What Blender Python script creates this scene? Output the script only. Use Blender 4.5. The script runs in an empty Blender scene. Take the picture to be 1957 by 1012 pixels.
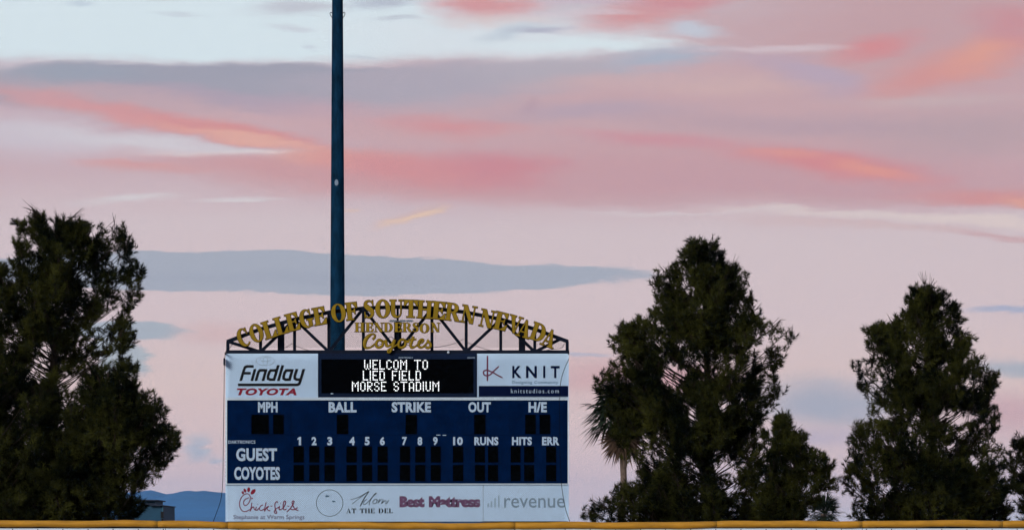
import bpy, bmesh, math, random
import numpy as np
from mathutils import Vector, Matrix

random.seed(7)
rng = np.random.default_rng(11)
sc = bpy.context.scene
col = sc.collection
R = math.radians

# ------------------------------------------------------------------ camera
F = 7432.0            # focal length of the photograph in its own pixels (about a 137 mm lens)
CX, HORIZON = 978.5, 1045.0
EYE = 1.8
cam = bpy.data.cameras.new('camera')
cam.sensor_width = 36.0
cam.lens = 36.0 * F / 1957.0
cam.shift_y = (HORIZON - 506.0) / 1957.0
cam.clip_start, cam.clip_end = 0.5, 120000.0
cam_o = bpy.data.objects.new('camera', cam)
col.objects.link(cam_o)
cam_o.location = (0, 0, EYE)
cam_o.rotation_euler = (R(90), 0, 0)
sc.camera = cam_o
sc.render.resolution_x, sc.render.resolution_y = 1024, 529

def P(px, py, Y):
    """photograph pixel -> point at distance Y"""
    return Vector(((px - CX) * Y / F, Y, EYE + (HORIZON - py) * Y / F))

# ------------------------------------------------------------------ colour management
sc.view_settings.view_transform = 'Standard'
sc.view_settings.look = 'None'
sc.view_settings.exposure = 0.0
sc.view_settings.gamma = 1.0
sc.view_settings.use_curve_mapping = False
try:
    sc.cycles.use_denoising = True
    sc.cycles.max_bounces = 3; sc.cycles.diffuse_bounces = 2; sc.cycles.glossy_bounces = 1
    sc.cycles.volume_bounces = 1
    sc.cycles.use_adaptive_sampling = True; sc.cycles.adaptive_threshold = 0.02; sc.cycles.adaptive_min_samples = 12
except Exception:
    pass

def lin(c):
    out = []
    for v in c:
        v = v / 255.0
        out.append(v / 12.92 if v <= 0.04045 else ((v + 0.055) / 1.055) ** 2.4)
    return (out[0], out[1], out[2], 1.0)

# ------------------------------------------------------------------ sky
SUN_EL, SUN_AZ = R(20), R(212)        # low sun behind the camera
world = bpy.data.worlds.new('World')
sc.world = world
world.use_nodes = True
nt = world.node_tree
nt.nodes.clear()
N, LK = nt.nodes.new, nt.links.new

def math_n(op, a, b=None, c=None):
    n = N('ShaderNodeMath'); n.operation = op
    for i, v in enumerate((a, b, c)):
        if v is None: continue
        if isinstance(v, (int, float)): n.inputs[i].default_value = v
        else: LK(v, n.inputs[i])
    return n.outputs[0]

def vec_n(op, a, b=None, c=None, out=0):
    n = N('ShaderNodeVectorMath'); n.operation = op
    for i, v in enumerate((a, b, c)):
        if v is None: continue
        if isinstance(v, tuple): n.inputs[i].default_value = v
        else: LK(v, n.inputs[i])
    return n.outputs[out]

def mix_n(fac, a, b):
    n = N('ShaderNodeMix'); n.data_type = 'RGBA'
    for s, v in ((n.inputs[0], fac), (n.inputs[6], a), (n.inputs[7], b)):
        if isinstance(v, (int, float)): s.default_value = v
        elif isinstance(v, tuple): s.default_value = v
        else: LK(v, s)
    return n.outputs[2]

def noise_n(vec, scale, detail=4, rough=0.55):
    n = N('ShaderNodeTexNoise')
    n.inputs['Scale'].default_value = scale
    n.inputs['Detail'].default_value = detail
    n.inputs['Roughness'].default_value = rough
    LK(vec, n.inputs['Vector'])
    return n

tc = N('ShaderNodeTexCoord')
direction = tc.outputs['Generated']
sep = N('ShaderNodeSeparateXYZ'); LK(direction, sep.inputs[0])
az = math_n('ARCTAN2', sep.outputs[0], sep.outputs[1])
el = math_n('ARCSINE', sep.outputs[2])
U = F / 100.0
comb = N('ShaderNodeCombineXYZ')
LK(math_n('MULTIPLY', az, U), comb.inputs[0]); LK(math_n('MULTIPLY', el, U), comb.inputs[1])
uv0 = comb.outputs[0]
# streaky warp of the cloud field
stretched = vec_n('MULTIPLY', direction, (1.0, 1.0, 5.0))
w1 = noise_n(stretched, 14.0, 5, 0.6)
w2 = noise_n(stretched, 60.0, 5, 0.62)
wa = vec_n('MULTIPLY', vec_n('SUBTRACT', w1.outputs['Color'], (0.5, 0.5, 0.5)), (2.6, 0.75, 0.0))
wb = vec_n('MULTIPLY', vec_n('SUBTRACT', w2.outputs['Color'], (0.5, 0.5, 0.5)), (0.7, 0.14, 0.0))
uv = vec_n('ADD', vec_n('ADD', uv0, wa), wb)
w3 = noise_n(stretched, 140.0, 5, 0.6)
edge_noise = math_n('SUBTRACT', w2.outputs['Fac'], 0.5)
fine_noise = math_n('SUBTRACT', w3.outputs['Fac'], 0.5)
edge_mix = math_n('ADD', edge_noise, math_n('MULTIPLY', fine_noise, 0.5))

# clear dusk sky, overlaid by horizon haze whose colour follows elevation
sky = N('ShaderNodeTexSky')
sky.sky_type = 'NISHITA'
sky.sun_disc = False
sky.sun_elevation, sky.sun_rotation = SUN_EL, SUN_AZ
sky.air_density, sky.dust_density, sky.ozone_density = 1.2, 1.5, 2.0
clear = vec_n('MULTIPLY', sky.outputs[0], (0.1, 0.1, 0.1))

ramp = N('ShaderNodeValToRGB')
uvsep = N('ShaderNodeSeparateXYZ'); LK(uv, uvsep.inputs[0])
VMAX = 40.0
LK(math_n('DIVIDE', uvsep.outputs[1], VMAX), ramp.inputs[0])
stops = [(1045, (206, 212, 228)), (1000, (226, 214, 219)), (960, (240, 212, 211)), (900, (243, 210, 206)),
         (740, (232, 203, 197)), (610, (222, 199, 201)), (430, (216, 196, 200)), (330, (206, 176, 183)),
         (200, (201, 171, 180)), (110, (208, 203, 211)), (0, (203, 202, 213)), (-300, (190, 192, 208)),
         (-1200, (160, 172, 200)), (-2900, (120, 142, 184))]
el_ = ramp.color_ramp.elements
while len(el_) > 1: el_.remove(el_[-1])
for i, (py, c) in enumerate(stops):
    pos = max(0.0, min(1.0, (HORIZON - py) / 100.0 / VMAX))
    e = el_[0] if i == 0 else el_.new(pos)
    e.position = pos
    e.color = lin(c)
up = N('ShaderNodeMapRange'); up.interpolation_type = 'SMOOTHSTEP'
LK(uvsep.outputs[1], up.inputs['Value'])
up.inputs['From Min'].default_value = 14.0; up.inputs['From Max'].default_value = 55.0
up.inputs['To Min'].default_value = 0.95; up.inputs['To Max'].default_value = 0.35
c_sky = mix_n(up.outputs[0], clear, ramp.outputs[0])

# the cloud cover that runs over the whole sky: pink and blue-grey bands
for scale, thr, colr, op in ((9.0, 0.52, (206, 166, 178), 0.55), (13.0, 0.58, (168, 172, 195), 0.4)):
    g = noise_n(stretched, scale, 4, 0.55)
    m = N('ShaderNodeMapRange'); m.interpolation_type = 'SMOOTHSTEP'
    LK(g.outputs['Fac'], m.inputs['Value'])
    m.inputs['From Min'].default_value = thr; m.inputs['From Max'].default_value = thr + 0.2
    m.inputs['To Max'].default_value = op
    hi = N('ShaderNodeMapRange'); LK(uvsep.outputs[1], hi.inputs['Value'])
    hi.inputs['From Min'].default_value = 8.0; hi.inputs['From Max'].default_value = 13.0
    hi.inputs['To Min'].default_value = 0.12
    c_sky = mix_n(math_n('MULTIPLY', m.outputs[0], hi.outputs[0]), c_sky, lin(colr))

def streak(px, py, hw, top, bot, colr, op=1.0, inner=0.3, tilt=0.0, rag=0.25):
    """one cloud: centre, half width, extents above and below (in hundredths of the sky unit), tint, cover"""
    global c_sky
    if inner < 0.6:                       # soft clouds: a wide feathered rim
        inner, hw, top, bot = inner * 0.4, hw * 1.12, top * 1.22, bot * 1.22
    mp = N('ShaderNodeMapping'); mp.vector_type = 'TEXTURE'
    LK(vec_n('MULTIPLY_ADD', c_sky, (1e-7, 1e-7, 1e-7), uv), mp.inputs[0])   # keeps the clouds evaluated one after another
    mp.inputs['Location'].default_value = ((px - CX) / 100, (HORIZON - py) / 100, 0)
    mp.inputs['Rotation'].default_value = (0, 0, R(tilt))
    mp.inputs['Scale'].default_value = (hw / 100, bot / 100, 1)
    pos = vec_n('MAXIMUM', mp.outputs[0], (0, 0, 0))
    loc = vec_n('MULTIPLY_ADD', pos, (0, bot / top - 1.0, 0), mp.outputs[0])
    ln = vec_n('LENGTH', loc, out=1)
    ln = math_n('MULTIPLY_ADD', edge_mix, rag, ln)
    mr = N('ShaderNodeMapRange'); mr.interpolation_type = 'SMOOTHSTEP'
    LK(ln, mr.inputs['Value'])
    mr.inputs['From Min'].default_value = inner; mr.inputs['From Max'].default_value = 1.0
    mr.inputs['To Min'].default_value = 1.0 - op; mr.inputs['To Max'].default_value = 1.0
    tint = lin((colr[0] - 2, colr[1] - 1, colr[2] - (9 if 168 <= colr[2] < 200 else 3)))[:3]
    sc_ = N('ShaderNodeVectorMath'); sc_.operation = 'SCALE'
    LK(vec_n('SUBTRACT', c_sky, tint), sc_.inputs[0]); LK(mr.outputs[0], sc_.inputs['Scale'])
    c_sky = vec_n('ADD', sc_.outputs[0], tint)

SKY = [
    # pale clear gap and the broad pink field
    (1450, 250, 1300, 330, 190, (204, 168, 180), 0.9, 0.35, 0, .2),
    (1800, 60, 650, 250, 160, (200, 160, 172), 0.9, 0.3, 0, .2),
    (250, 70, 900, 170, 75, (220, 232, 240), 1.0, 0.62, 0, .15),
    (950, 80, 420, 60, 45, (222, 228, 236), 0.9, 0.3, 0, .5),
    # smudges in the gap
    (330, -8, 190, 22, 16, (186, 178, 194), 0.8, 0.1, 0, .8),
    (60, -4, 130, 16, 16, (178, 188, 208), 0.8, 0.1, 0, .8),
    (170, 18, 45, 6, 6, (190, 202, 218), 0.6, 0.1, 0, .8),
    (560, 32, 110, 26, 22, (196, 196, 208), 0.85, 0.1, 5, .9),
    (380, 40, 70, 10, 10, (200, 206, 218), 0.7, 0.1, -8, .9),
    (560, 65, 60, 7, 7, (202, 204, 216), 0.6, 0.1, 0, .9),
    (600, 98, 30, 5, 5, (200, 206, 220), 0.6, 0.1, 0, .9),
    (735, 14, 120, 22, 20, (186, 190, 206), 0.9, 0.1, 0, .8),
    (800, 46, 70, 7, 8, (196, 202, 214), 0.8, 0.1, 2, .9),
    (700, 112, 60, 6, 6, (196, 204, 216), 0.6, 0.1, -4, .9),
    # pink over the top middle
    (930, 22, 150, 28, 24, (216, 152, 156), 0.95, 0.15, -2, .5),
    (960, 45, 130, 16, 16, (220, 190, 196), 0.6, 0.1, 0, .6),
    (1220, 45, 170, 30, 26, (214, 154, 158), 0.95, 0.2, 4, .5),
    (1290, 12, 160, 30, 26, (212, 148, 156), 0.9, 0.2, 0, .4),
    (1120, 14, 120, 10, 10, (206, 184, 200), 0.7, 0.1, 0, .6),
    (1100, 38, 160, 7, 7, (214, 198, 208), 0.7, 0.1, 0, .7),
    (1000, 64, 80, 12, 18, (192, 202, 216), 0.75, 0.1, 8, 1.),
    (1040, 63, 60, 6, 8, (184, 182, 200), 0.9, 0.1, 0, .9),
    (1130, 88, 260, 16, 16, (222, 232, 239), 0.95, 0.3, -1, .6),
    (1340, 66, 70, 20, 14, (200, 204, 218), 0.9, 0.2, 0, .7),
    # purple-grey cloud with a crisp upper edge
    (370, 163, 620, 38, 66, (164, 162, 184), 0.97, 0.62, 1, .32),
    (130, 158, 260, 22, 26, (160, 166, 188), 0.6, 0.3, 0, .6),
    (830, 150, 420, 32, 75, (180, 170, 190), 0.95, 0.5, 4, .4),
    (1080, 125, 260, 20, 50, (184, 176, 194), 0.8, 0.4, 2, .6),
    (1290, 112, 160, 24, 34, (176, 182, 200), 0.95, 0.35, 2, .6),
    (1240, 165, 320, 26, 26, (208, 176, 186), 0.7, 0.2, 0, .3),
    # lavender to pink under it
    (520, 205, 420, 24, 30, (190, 164, 186), 0.7, 0.2, -4, .3),
    (420, 222, 620, 24, 22, (208, 172, 184), 0.75, 0.2, -7, .3),
    (760, 245, 330, 50, 40, (206, 168, 180), 0.8, 0.2, -4, .3),
    # pale lilac wedge under the salmon streak on the left
    (60, 262, 560, 44, 60, (209, 197, 208), 0.95, 0.4, -6, .2),
    (330, 280, 340, 30, 22, (216, 208, 216), 0.9, 0.3, -5, .35),
    # salmon streak
    (250, 226, 480, 24, 18, (216, 160, 164), 0.95, 0.2, -8.4, .25),
    (420, 250, 330, 20, 20, (219, 148, 148), 0.9, 0.2, -9, .25),
    (470, 262, 250, 9, 12, (230, 176, 164), 0.9, 0.2, -8.5, .3),
    (400, 291, 210, 7, 11, (225, 220, 224), 0.9, 0.2, 1, .8),
    (520, 291, 110, 4, 5, (228, 218, 220), 0.9, 0.2, -4, .9),
    # second pink band, soft above and crisp below
    (640, 330, 620, 34, 52, (210, 158, 168), 0.95, 0.45, -3.5, .22),
    (1150, 345, 640, 80, 55, (205, 160, 173), 0.95, 0.5, -1.5, .15),
    (1600, 355, 700, 90, 62, (203, 160, 174), 0.95, 0.5, -1.0, .15),
    (250, 322, 160, 12, 22, (218, 160, 160), 0.75, 0.2, -5, .3),
    (640, 300, 180, 24, 30, (226, 166, 156), 0.9, 0.1, -3, .3),
    (800, 318, 260, 34, 42, (216, 146, 150), 0.85, 0.2, -6, .3),
    (960, 318, 150, 34, 44, (210, 138, 148), 0.8, 0.1, -10, .3),
    (850, 240, 170, 22, 30, (216, 150, 154), 0.85, 0.15, -4, .4),
    (1250, 268, 240, 18, 24, (210, 148, 158), 0.8, 0.15, -3, .4),
    (1000, 232, 160, 24, 18, (190, 164, 182), 0.5, 0.1, 0, .4),
    (1010, 210, 26, 14, 14, (184, 152, 166), 0.6, 0.1, 0, .5),
    (1160, 218, 260, 18, 20, (186, 164, 186), 0.8, 0.15, 0, .4),
    # right-hand field
    (1540, 150, 170, 32, 44, (188, 168, 194), 0.85, 0.15, -18, .3),
    (1480, 100, 190, 9, 12, (214, 194, 202), 0.85, 0.2, 0, .6),
    (1400, 178, 180, 18, 20, (212, 178, 184), 0.7, 0.2, 0, .4),
    (1560, 245, 420, 26, 30, (188, 160, 178), 0.75, 0.2, -2, .3),
    (1650, 100, 110, 26, 32, (217, 142, 146), 0.9, 0.15, 12, .4),
    (1800, 150, 220, 56, 44, (217, 152, 150), 0.9, 0.2, 14, .35),
    (1860, 118, 110, 40, 46, (227, 162, 148), 0.85, 0.05, 10, .35),
    (1940, 60, 120, 50, 80, (208, 146, 154), 0.8, 0.15, 0, .3),
    (1780, 205, 240, 16, 18, (204, 178, 188), 0.8, 0.2, 0, .4),
    (1860, 260, 260, 50, 60, (188, 162, 176), 0.7, 0.2, 0, .3),
    (1590, 318, 280, 30, 34, (218, 142, 146), 0.95, 0.3, -6, .25),
    (1500, 302, 110, 13, 14, (224, 156, 150), 0.8, 0.1, -3, .3),
    (1680, 330, 110, 13, 15, (229, 156, 145), 0.85, 0.1, -8, .3),
    (1440, 388, 520, 12, 14, (204, 166, 178), 0.5, 0.2, -1, .3),
    (1900, 392, 260, 34, 22, (216, 150, 150), 0.9, 0.2, -3, .3),
    (1970, 402, 110, 22, 14, (230, 168, 150), 0.9, 0.1, -4, .3),
    (1660, 420, 360, 9, 14, (223, 204, 204), 0.95, 0.3, -2.5, .5),
    (1860, 432, 200, 10, 12, (226, 206, 204), 0.95, 0.3, -4, .4),
    (1640, 438, 330, 8, 12, (214, 184, 192), 0.7, 0.2, -3, .5),
    (1900, 458, 170, 6, 9, (209, 170, 180), 0.85, 0.2, -4, .5),
    (1300, 412, 260, 4, 6, (220, 204, 208), 0.7, 0.2, -1, .5),
    # lower sky
    (260, 388, 130, 10, 12, (220, 212, 216), 0.8, 0.1, 3, .7),
    (480, 384, 110, 7, 7, (222, 214, 218), 0.8, 0.1, 4, .7),
    (770, 414, 86, 15, 15, (216, 182, 184), 0.8, 0.3, 21, .3),
    (772, 415, 74, 8, 10, (232, 200, 186), 0.95, 0.3, 21, .3),
    (658, 408, 24, 7, 7, (222, 192, 190), 0.8, 0.1, 0, .3),
    (530, 522, 740, 36, 44, (174, 176, 196), 1.0, 0.88, -0.8, .14),
    (560, 535, 420, 14, 14, (168, 170, 192), 0.6, 0.2, 0, .4),
    (250, 640, 150, 22, 24, (178, 182, 199), 1.0, 0.7, 0, .2),
    (230, 680, 75, 30, 50, (180, 185, 199), 0.95, 0.6, 0, .25),
    (372, 852, 42, 26, 30, (180, 190, 206), 0.75, 0.2, 30, .7),
    (412, 878, 22, 13, 11, (184, 192, 207), 0.7, 0.2, 0, .7),
    (440, 635, 110, 22, 26, (221, 186, 192), 0.8, 0.1, 0, .3),
    (1120, 725, 150, 56, 60, (218, 168, 176), 0.7, 0.1, 0, .3),
    (1290, 730, 150, 40, 60, (220, 160, 168), 0.7, 0.1, 0, .3),
    (1100, 680, 80, 6, 6, (190, 186, 204), 0.8, 0.2, 0, .6),
    (1600, 765, 200, 54, 60, (178, 178, 199), 0.9, 0.25, -4, .25),
    (1580, 830, 200, 24, 30, (200, 182, 200), 0.7, 0.1, 0, .3),
    (1940, 597, 110, 10, 11, (176, 178, 202), 0.9, 0.5, -2, .4),
    (1960, 705, 130, 24, 24, (180, 182, 199), 0.9, 0.5, -5, .3),
    (1940, 790, 130, 50, 70, (218, 172, 182), 0.8, 0.1, 0, .3),
]
for s in SKY: streak(*s)
bg = N('ShaderNodeBackground')
LK(c_sky, bg.inputs['Color'])
bg.inputs['Strength'].default_value = 1.0
world.cycles.sampling_method = 'MANUAL'
world.cycles.sample_map_resolution = 256
wo = N('ShaderNodeOutputWorld')
LK(bg.outputs[0], wo.inputs['Surface'])

# ------------------------------------------------------------------ sun: the last weak warm light of dusk
sun = bpy.data.lights.new('sun', 'SUN')
sun.energy, sun.angle, sun.color = 2.3, R(20), (1.0, 0.95, 0.88)
sun_o = bpy.data.objects.new('sun', sun)
col.objects.link(sun_o)
sd = Vector((math.sin(SUN_AZ) * math.cos(SUN_EL), math.cos(SUN_AZ) * math.cos(SUN_EL), math.sin(SUN_EL)))
sun_o.rotation_euler = sd.to_track_quat('Z', 'Y').to_euler()
sun_o.location = (-20, -30, 30)

# ------------------------------------------------------------------ materials
MATS = {}
def mat(name, colr, rough=0.6, var=0.12, scale=6.0, metal=0.0, bump=0.0, spec=0.4, colr2=None, stretch=(1, 1, 1), emit=None, band=(0.3, 0.72)):
    if name in MATS: return MATS[name]
    m = bpy.data.materials.new(name); m.use_nodes = True
    t = m.node_tree
    b = t.nodes['Principled BSDF']
    b.inputs['Roughness'].default_value = rough
    b.inputs['Metallic'].default_value = metal
    b.inputs['Specular IOR Level'].default_value = spec
    c = t.nodes.new('ShaderNodeTexCoord')
    mp = t.nodes.new('ShaderNodeMapping'); mp.inputs['Scale'].default_value = stretch
    t.links.new(c.outputs['Object'], mp.inputs[0])
    n = t.nodes.new('ShaderNodeTexNoise')
    n.inputs['Scale'].default_value = scale; n.inputs['Detail'].default_value = 6; n.inputs['Roughness'].default_value = 0.65
    t.links.new(mp.outputs[0], n.inputs['Vector'])
    r = t.nodes.new('ShaderNodeValToRGB')
    r.color_ramp.elements[0].position, r.color_ramp.elements[1].position = band
    a = tuple(max(0, v * (1 - var)) for v in colr) + (1,)
    z = (tuple(colr2) + (1,)) if colr2 else tuple(min(1, v * (1 + var)) for v in colr) + (1,)
    r.color_ramp.elements[0].color, r.color_ramp.elements[1].color = a, z
    t.links.new(n.outputs['Fac'], r.inputs[0])
    t.links.new(r.outputs[0], b.inputs['Base Color'])
    if bump:
        bp = t.nodes.new('ShaderNodeBump'); bp.inputs['Strength'].default_value = bump
        bp.inputs['Distance'].default_value = 0.02
        t.links.new(n.outputs['Fac'], bp.inputs['Height']); t.links.new(bp.outputs[0], b.inputs['Normal'])
    if emit:
        b.inputs['Emission Color'].default_value = emit[0]; b.inputs['Emission Strength'].default_value = emit[1]
    MATS[name] = m
    return m

M_white = mat('white_vinyl', (0.53, 0.73, 0.95), 0.55, 0.05, 3.0)
M_trim = mat('white_trim', (0.60, 0.74, 0.86), 0.5, 0.10, 5.0)
M_navy = mat('navy_paint', (0.0008, 0.012, 0.058), 0.9, 0.35, 2.0, spec=0.0)
M_navyprint = mat('navy_print', (0.001, 0.006, 0.040), 0.7, 0.1, spec=0.05)
M_steel = mat('dark_navy_steel', (0.002, 0.006, 0.018), 0.6, 0.3, 4.0, spec=0.1)
M_cabinet = mat('cabinet_navy', (0.0015, 0.010, 0.038), 0.6, 0.2, 3.0, spec=0.1)
M_screen = mat('screen_black', (0.0008, 0.0008, 0.001), 0.9, 0.3, 60.0, spec=0.0)
M_digit = mat('digit_black', (0.0006, 0.0009, 0.001), 0.9, 0.3, 50.0, spec=0.0)
M_letter = mat('pale_lettering', (0.50, 0.66, 0.84), 0.55, 0.08, 8.0)
M_gold = mat('gold_letter_face', (0.24, 0.155, 0.004), 0.5, 0.2, 5.0, spec=0.15)
M_edge = mat('dark_letter_edge', (0.010, 0.006, 0.002), 0.8, 0.2, spec=0.05)
M_black = mat('black_print', (0.004, 0.005, 0.008), 0.6, 0.2, spec=0.2)
M_red = mat('red_print', (0.27, 0.010, 0.035), 0.6, 0.15, 20.0, spec=0.2)
M_crimson = mat('crimson_print', (0.24, 0.022, 0.075), 0.6, 0.2, 25.0, spec=0.2)
M_maroon = mat('maroon_print', (0.17, 0.035, 0.085), 0.6, 0.15, 20.0, spec=0.2)
M_mauve = mat('faded_mauve_print', (0.20, 0.075, 0.17), 0.7, 0.35, 14.0, colr2=(0.22, 0.13, 0.24), spec=0.2)
M_greyprint = mat('faded_grey_print', (0.23, 0.33, 0.43), 0.7, 0.12, 20.0, spec=0.2)
M_paleprint = mat('pale_blue_print', (0.36, 0.50, 0.64), 0.7, 0.06, 20.0, spec=0.2)
M_ghost = mat('ghost_print', (0.33, 0.45, 0.57), 0.7, 0.15, 30.0, spec=0.2)
M_plum = mat('plum_print', (0.16, 0.13, 0.22), 0.7, 0.15, 20.0, spec=0.2)
M_inkblue = mat('ink_blue_print', (0.06, 0.16, 0.27), 0.7, 0.4, 20.0, spec=0.2)
M_led = mat('led_white', (0.8, 0.8, 0.8), 0.5, 0.0, emit=((0.93, 0.97, 1.0, 1), 1.3))
M_net = mat('net_cord', (0.004, 0.006, 0.010), 0.9, 0.2, spec=0.0)
M_rope = mat('net_rope', (0.004, 0.007, 0.014), 0.9, 0.2, spec=0.0)
M_pole = mat('weathered_pole_steel', (0.0025, 0.024, 0.056), 0.8, 0.6, 5.0, bump=0.05, stretch=(1, 1, 0.35), spec=0.05)
M_badge = mat('pole_plate', (0.16, 0.22, 0.30), 0.5, 0.2)
M_yellow = mat('yellow_fence_cap', (0.44, 0.21, 0.018), 0.55, 0.25, 7.0, stretch=(0.25, 1, 1), spec=0.2)
M_fence = mat('white_fence_board', (0.60, 0.68, 0.80), 0.55, 0.08, 2.0)
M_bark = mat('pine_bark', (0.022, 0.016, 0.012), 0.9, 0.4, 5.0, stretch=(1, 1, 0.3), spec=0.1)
M_palmbark = mat('palm_bark', (0.16, 0.12, 0.10), 0.9, 0.3, 8.0, spec=0.1)
M_frond = mat('palm_frond', (0.012, 0.020, 0.009), 0.6, 0.35, 3.0, spec=0.15)
M_deadfrond = mat('dead_palm_frond', (0.085, 0.055, 0.040), 0.8, 0.3, 6.0, spec=0.1)
M_needle = mat('pine_needles', (0.005, 0.009, 0.004), 0.85, 0.4, 0.6, colr2=(0.085, 0.088, 0.018), spec=0.03, band=(0.42, 0.78))  # olive patches on near-black put sunlit tufts and shade into the colour
M_wall = mat('far_building_wall', (0.008, 0.05, 0.095), 0.8, 0.2, 0.8)
M_roof = mat('far_building_roof', (0.012, 0.022, 0.045), 0.8, 0.2)
M_ground = mat('ground_grass_dirt', (0.05, 0.075, 0.03), 0.95, 0.4, 0.02, colr2=(0.16, 0.12, 0.08), spec=0.1)
M_mtn = mat('haze_tinted_rock', (0.028, 0.15, 0.36), 0.95, 0.3, 0.0012, colr2=(0.045, 0.20, 0.45), spec=0.02)  # part of the distant air's blue is put into the rock colour

# ------------------------------------------------------------------ object helpers
def tag(o, label, cat, group=None, kind=None):
    if label: o['label'] = label
    if cat: o['category'] = cat
    if group: o['group'] = group
    if kind: o['kind'] = kind
    return o

def thing(name, label, cat, loc, group=None):
    o = bpy.data.objects.new(name, None)
    col.objects.link(o)
    o.location = loc
    return tag(o, label, cat, group)

def root_loc(o):
    while o.parent: o = o.parent
    return o.location

def obj(name, verts, faces, m, parent=None, smooth=False):
    me = bpy.data.meshes.new(name)
    if parent is not None:
        l = root_loc(parent)
        verts = [(v[0] - l[0], v[1] - l[1], v[2] - l[2]) for v in verts]
    me.from_pydata([tuple(v) for v in verts], [], faces)
    me.materials.append(m)
    if smooth: me.polygons.foreach_set('use_smooth', [True] * len(me.polygons))
    me.update()
    o = bpy.data.objects.new(name, me)
    col.objects.link(o)
    if parent is not None: o.parent = parent
    return o

class MB:
    """collects shapes of one part"""
    def __init__(s): s.v, s.f = [], []
    def add(s, v, f):
        k = len(s.v); s.v += [tuple(p) for p in v]; s.f += [[i + k for i in q] for q in f]
        return s
    def box(s, x0, x1, y0, y1, z0, z1):
        v = [(x, y, z) for z in (z0, z1) for y in (y0, y1) for x in (x0, x1)]
        return s.add(v, [(0, 2, 3, 1), (4, 5, 7, 6), (0, 1, 5, 4), (2, 6, 7, 3), (0, 4, 6, 2), (1, 3, 7, 5)])
    def bar(s, a, b, w, d):
        """square bar from a to b in a plane of constant y: w in the plane, d in depth"""
        a, b = Vector(a), Vector(b)
        t = (b - a).normalized(); n = Vector((-t.z, 0, t.x)) * (w / 2); q = Vector((0, d / 2, 0))
        v = [p + sx * n + sy * q for p in (a, b) for sx, sy in ((-1, -1), (1, -1), (1, 1), (-1, 1))]
        return s.add(v, [(3, 2, 1, 0), (4, 5, 6, 7), (0, 1, 5, 4), (1, 2, 6, 5), (2, 3, 7, 6), (3, 0, 4, 7)])
    def tube(s, pts, rad, n=6, depth=None):
        pts = [Vector(p) for p in pts]
        if not hasattr(rad, '__len__'): rad = [rad] * len(pts)
        v, f = [], []
        for i, p in enumerate(pts):
            t = (pts[min(i + 1, len(pts) - 1)] - pts[max(i - 1, 0)])
            t = t.normalized() if t.length > 1e-9 else Vector((0, 0, 1))
            if depth is not None:
                a = Vector((-t.z, 0, t.x)); a = a.normalized() if a.length > 1e-6 else Vector((1, 0, 0)); b = Vector((0, 1, 0))
            else:
                ref = Vector((0, 1, 0)) if abs(t.y) < 0.9 else Vector((1, 0, 0))
                a = t.cross(ref).normalized(); b = t.cross(a)
            for k in range(n):
                an = 2 * math.pi * k / n
                v.append(p + a * math.cos(an) * rad[i] + b * math.sin(an) * (depth if depth is not None else rad[i]))
        for i in range(len(pts) - 1):
            for k in range(n):
                k2 = (k + 1) % n
                f.append((i * n + k, i * n + k2, (i + 1) * n + k2, (i + 1) * n + k))
        f.append(tuple(range(n - 1, -1, -1))); f.append(tuple(range((len(pts) - 1) * n, len(pts) * n)))
        return s.add(v, f)
    def prism(s, poly, y0, y1):
        """closed outline [(x, z)] extruded from y0 (front) to y1 (back)"""
        n = len(poly)
        v = [(x, y0, z) for x, z in poly] + [(x, y1, z) for x, z in poly]
        f = [tuple(range(n)), tuple(range(2 * n - 1, n - 1, -1))]
        f += [(i, i + n, (i + 1) % n + n, (i + 1) % n) for i in range(n)]
        return s.add(v, f)
    def build(s, name, m, parent=None, smooth=False): return obj(name, s.v, s.f, m, parent, smooth)

def smooth_path(pts, sub=6):
    pts = [Vector(p) for p in pts]
    out = []
    for i in range(len(pts) - 1):
        p0, p1, p2, p3 = pts[max(i - 1, 0)], pts[i], pts[i + 1], pts[min(i + 2, len(pts) - 1)]
        for k in range(sub):
            t = k / sub
            out.append(0.5 * ((2 * p1) + (p2 - p0) * t + (2 * p0 - 5 * p1 + 4 * p2 - p3) * t * t + (3 * p1 - p0 - 3 * p2 + p3) * t ** 3))
    out.append(pts[-1])
    return out

# ------------------------------------------------------------------ ground and mountains
g = obj('ground', [(-16000, -300, 0), (16000, -300, 0), (16000, 26000, 0), (-16000, 26000, 0)], [(0, 1, 2, 3)], M_ground)
tag(g, None, None, kind='structure')

ridge = [(-2600, 985), (-1800, 950), (-1100, 968), (-600, 942), (-250, 955), (0, 944), (120, 940), (200, 938), (255, 936.5),
         (275, 934.5), (290, 932), (302, 934.5), (316, 940.5), (326, 941.5), (336, 939.5), (346, 936.5), (364, 934), (377, 936),
         (392, 934), (410, 936), (432, 938), (500, 944), (600, 953), (700, 962), (800, 972), (900, 983), (960, 992), (1000, 990.5),
         (1030, 994), (1060, 992), (1090, 1001), (1200, 1012), (1500, 1020), (2000, 1012), (2600, 1018), (3400, 1000)]
rx = [p[0] for p in ridge]; ry = [p[1] for p in ridge]
YM = 20000.0
nx, ny = 420, 26
V, Fc = [], []
for j in range(ny):
    t = j / (ny - 1)
    Y = YM - 4600 + 8600 * t
    s = (Y - (YM - 4600)) / 4600 if Y <= YM else 1 - (Y - YM) / 4000
    s = max(0.0, s)
    for i in range(nx):
        px = -2600 + 6000 * i / (nx - 1)
        X = (px - CX) * YM / F
        top = EYE + (HORIZON - np.interp(px, rx, ry)) * YM / F
        e = s ** 0.9
        fold = math.sin(X * 0.0031 + 2.1 * math.sin(X * 0.0011)) * 0.5 + math.sin(X * 0.0083 + Y * 0.0017 + math.sin(X * 0.003)) * 0.35
        h = top * e * (1 + 0.30 * fold * s * (1 - s) * 2.2) if s < 0.999 else top
        V.append((X, Y, h - (2.0 if s < 0.001 else 0)))
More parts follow.
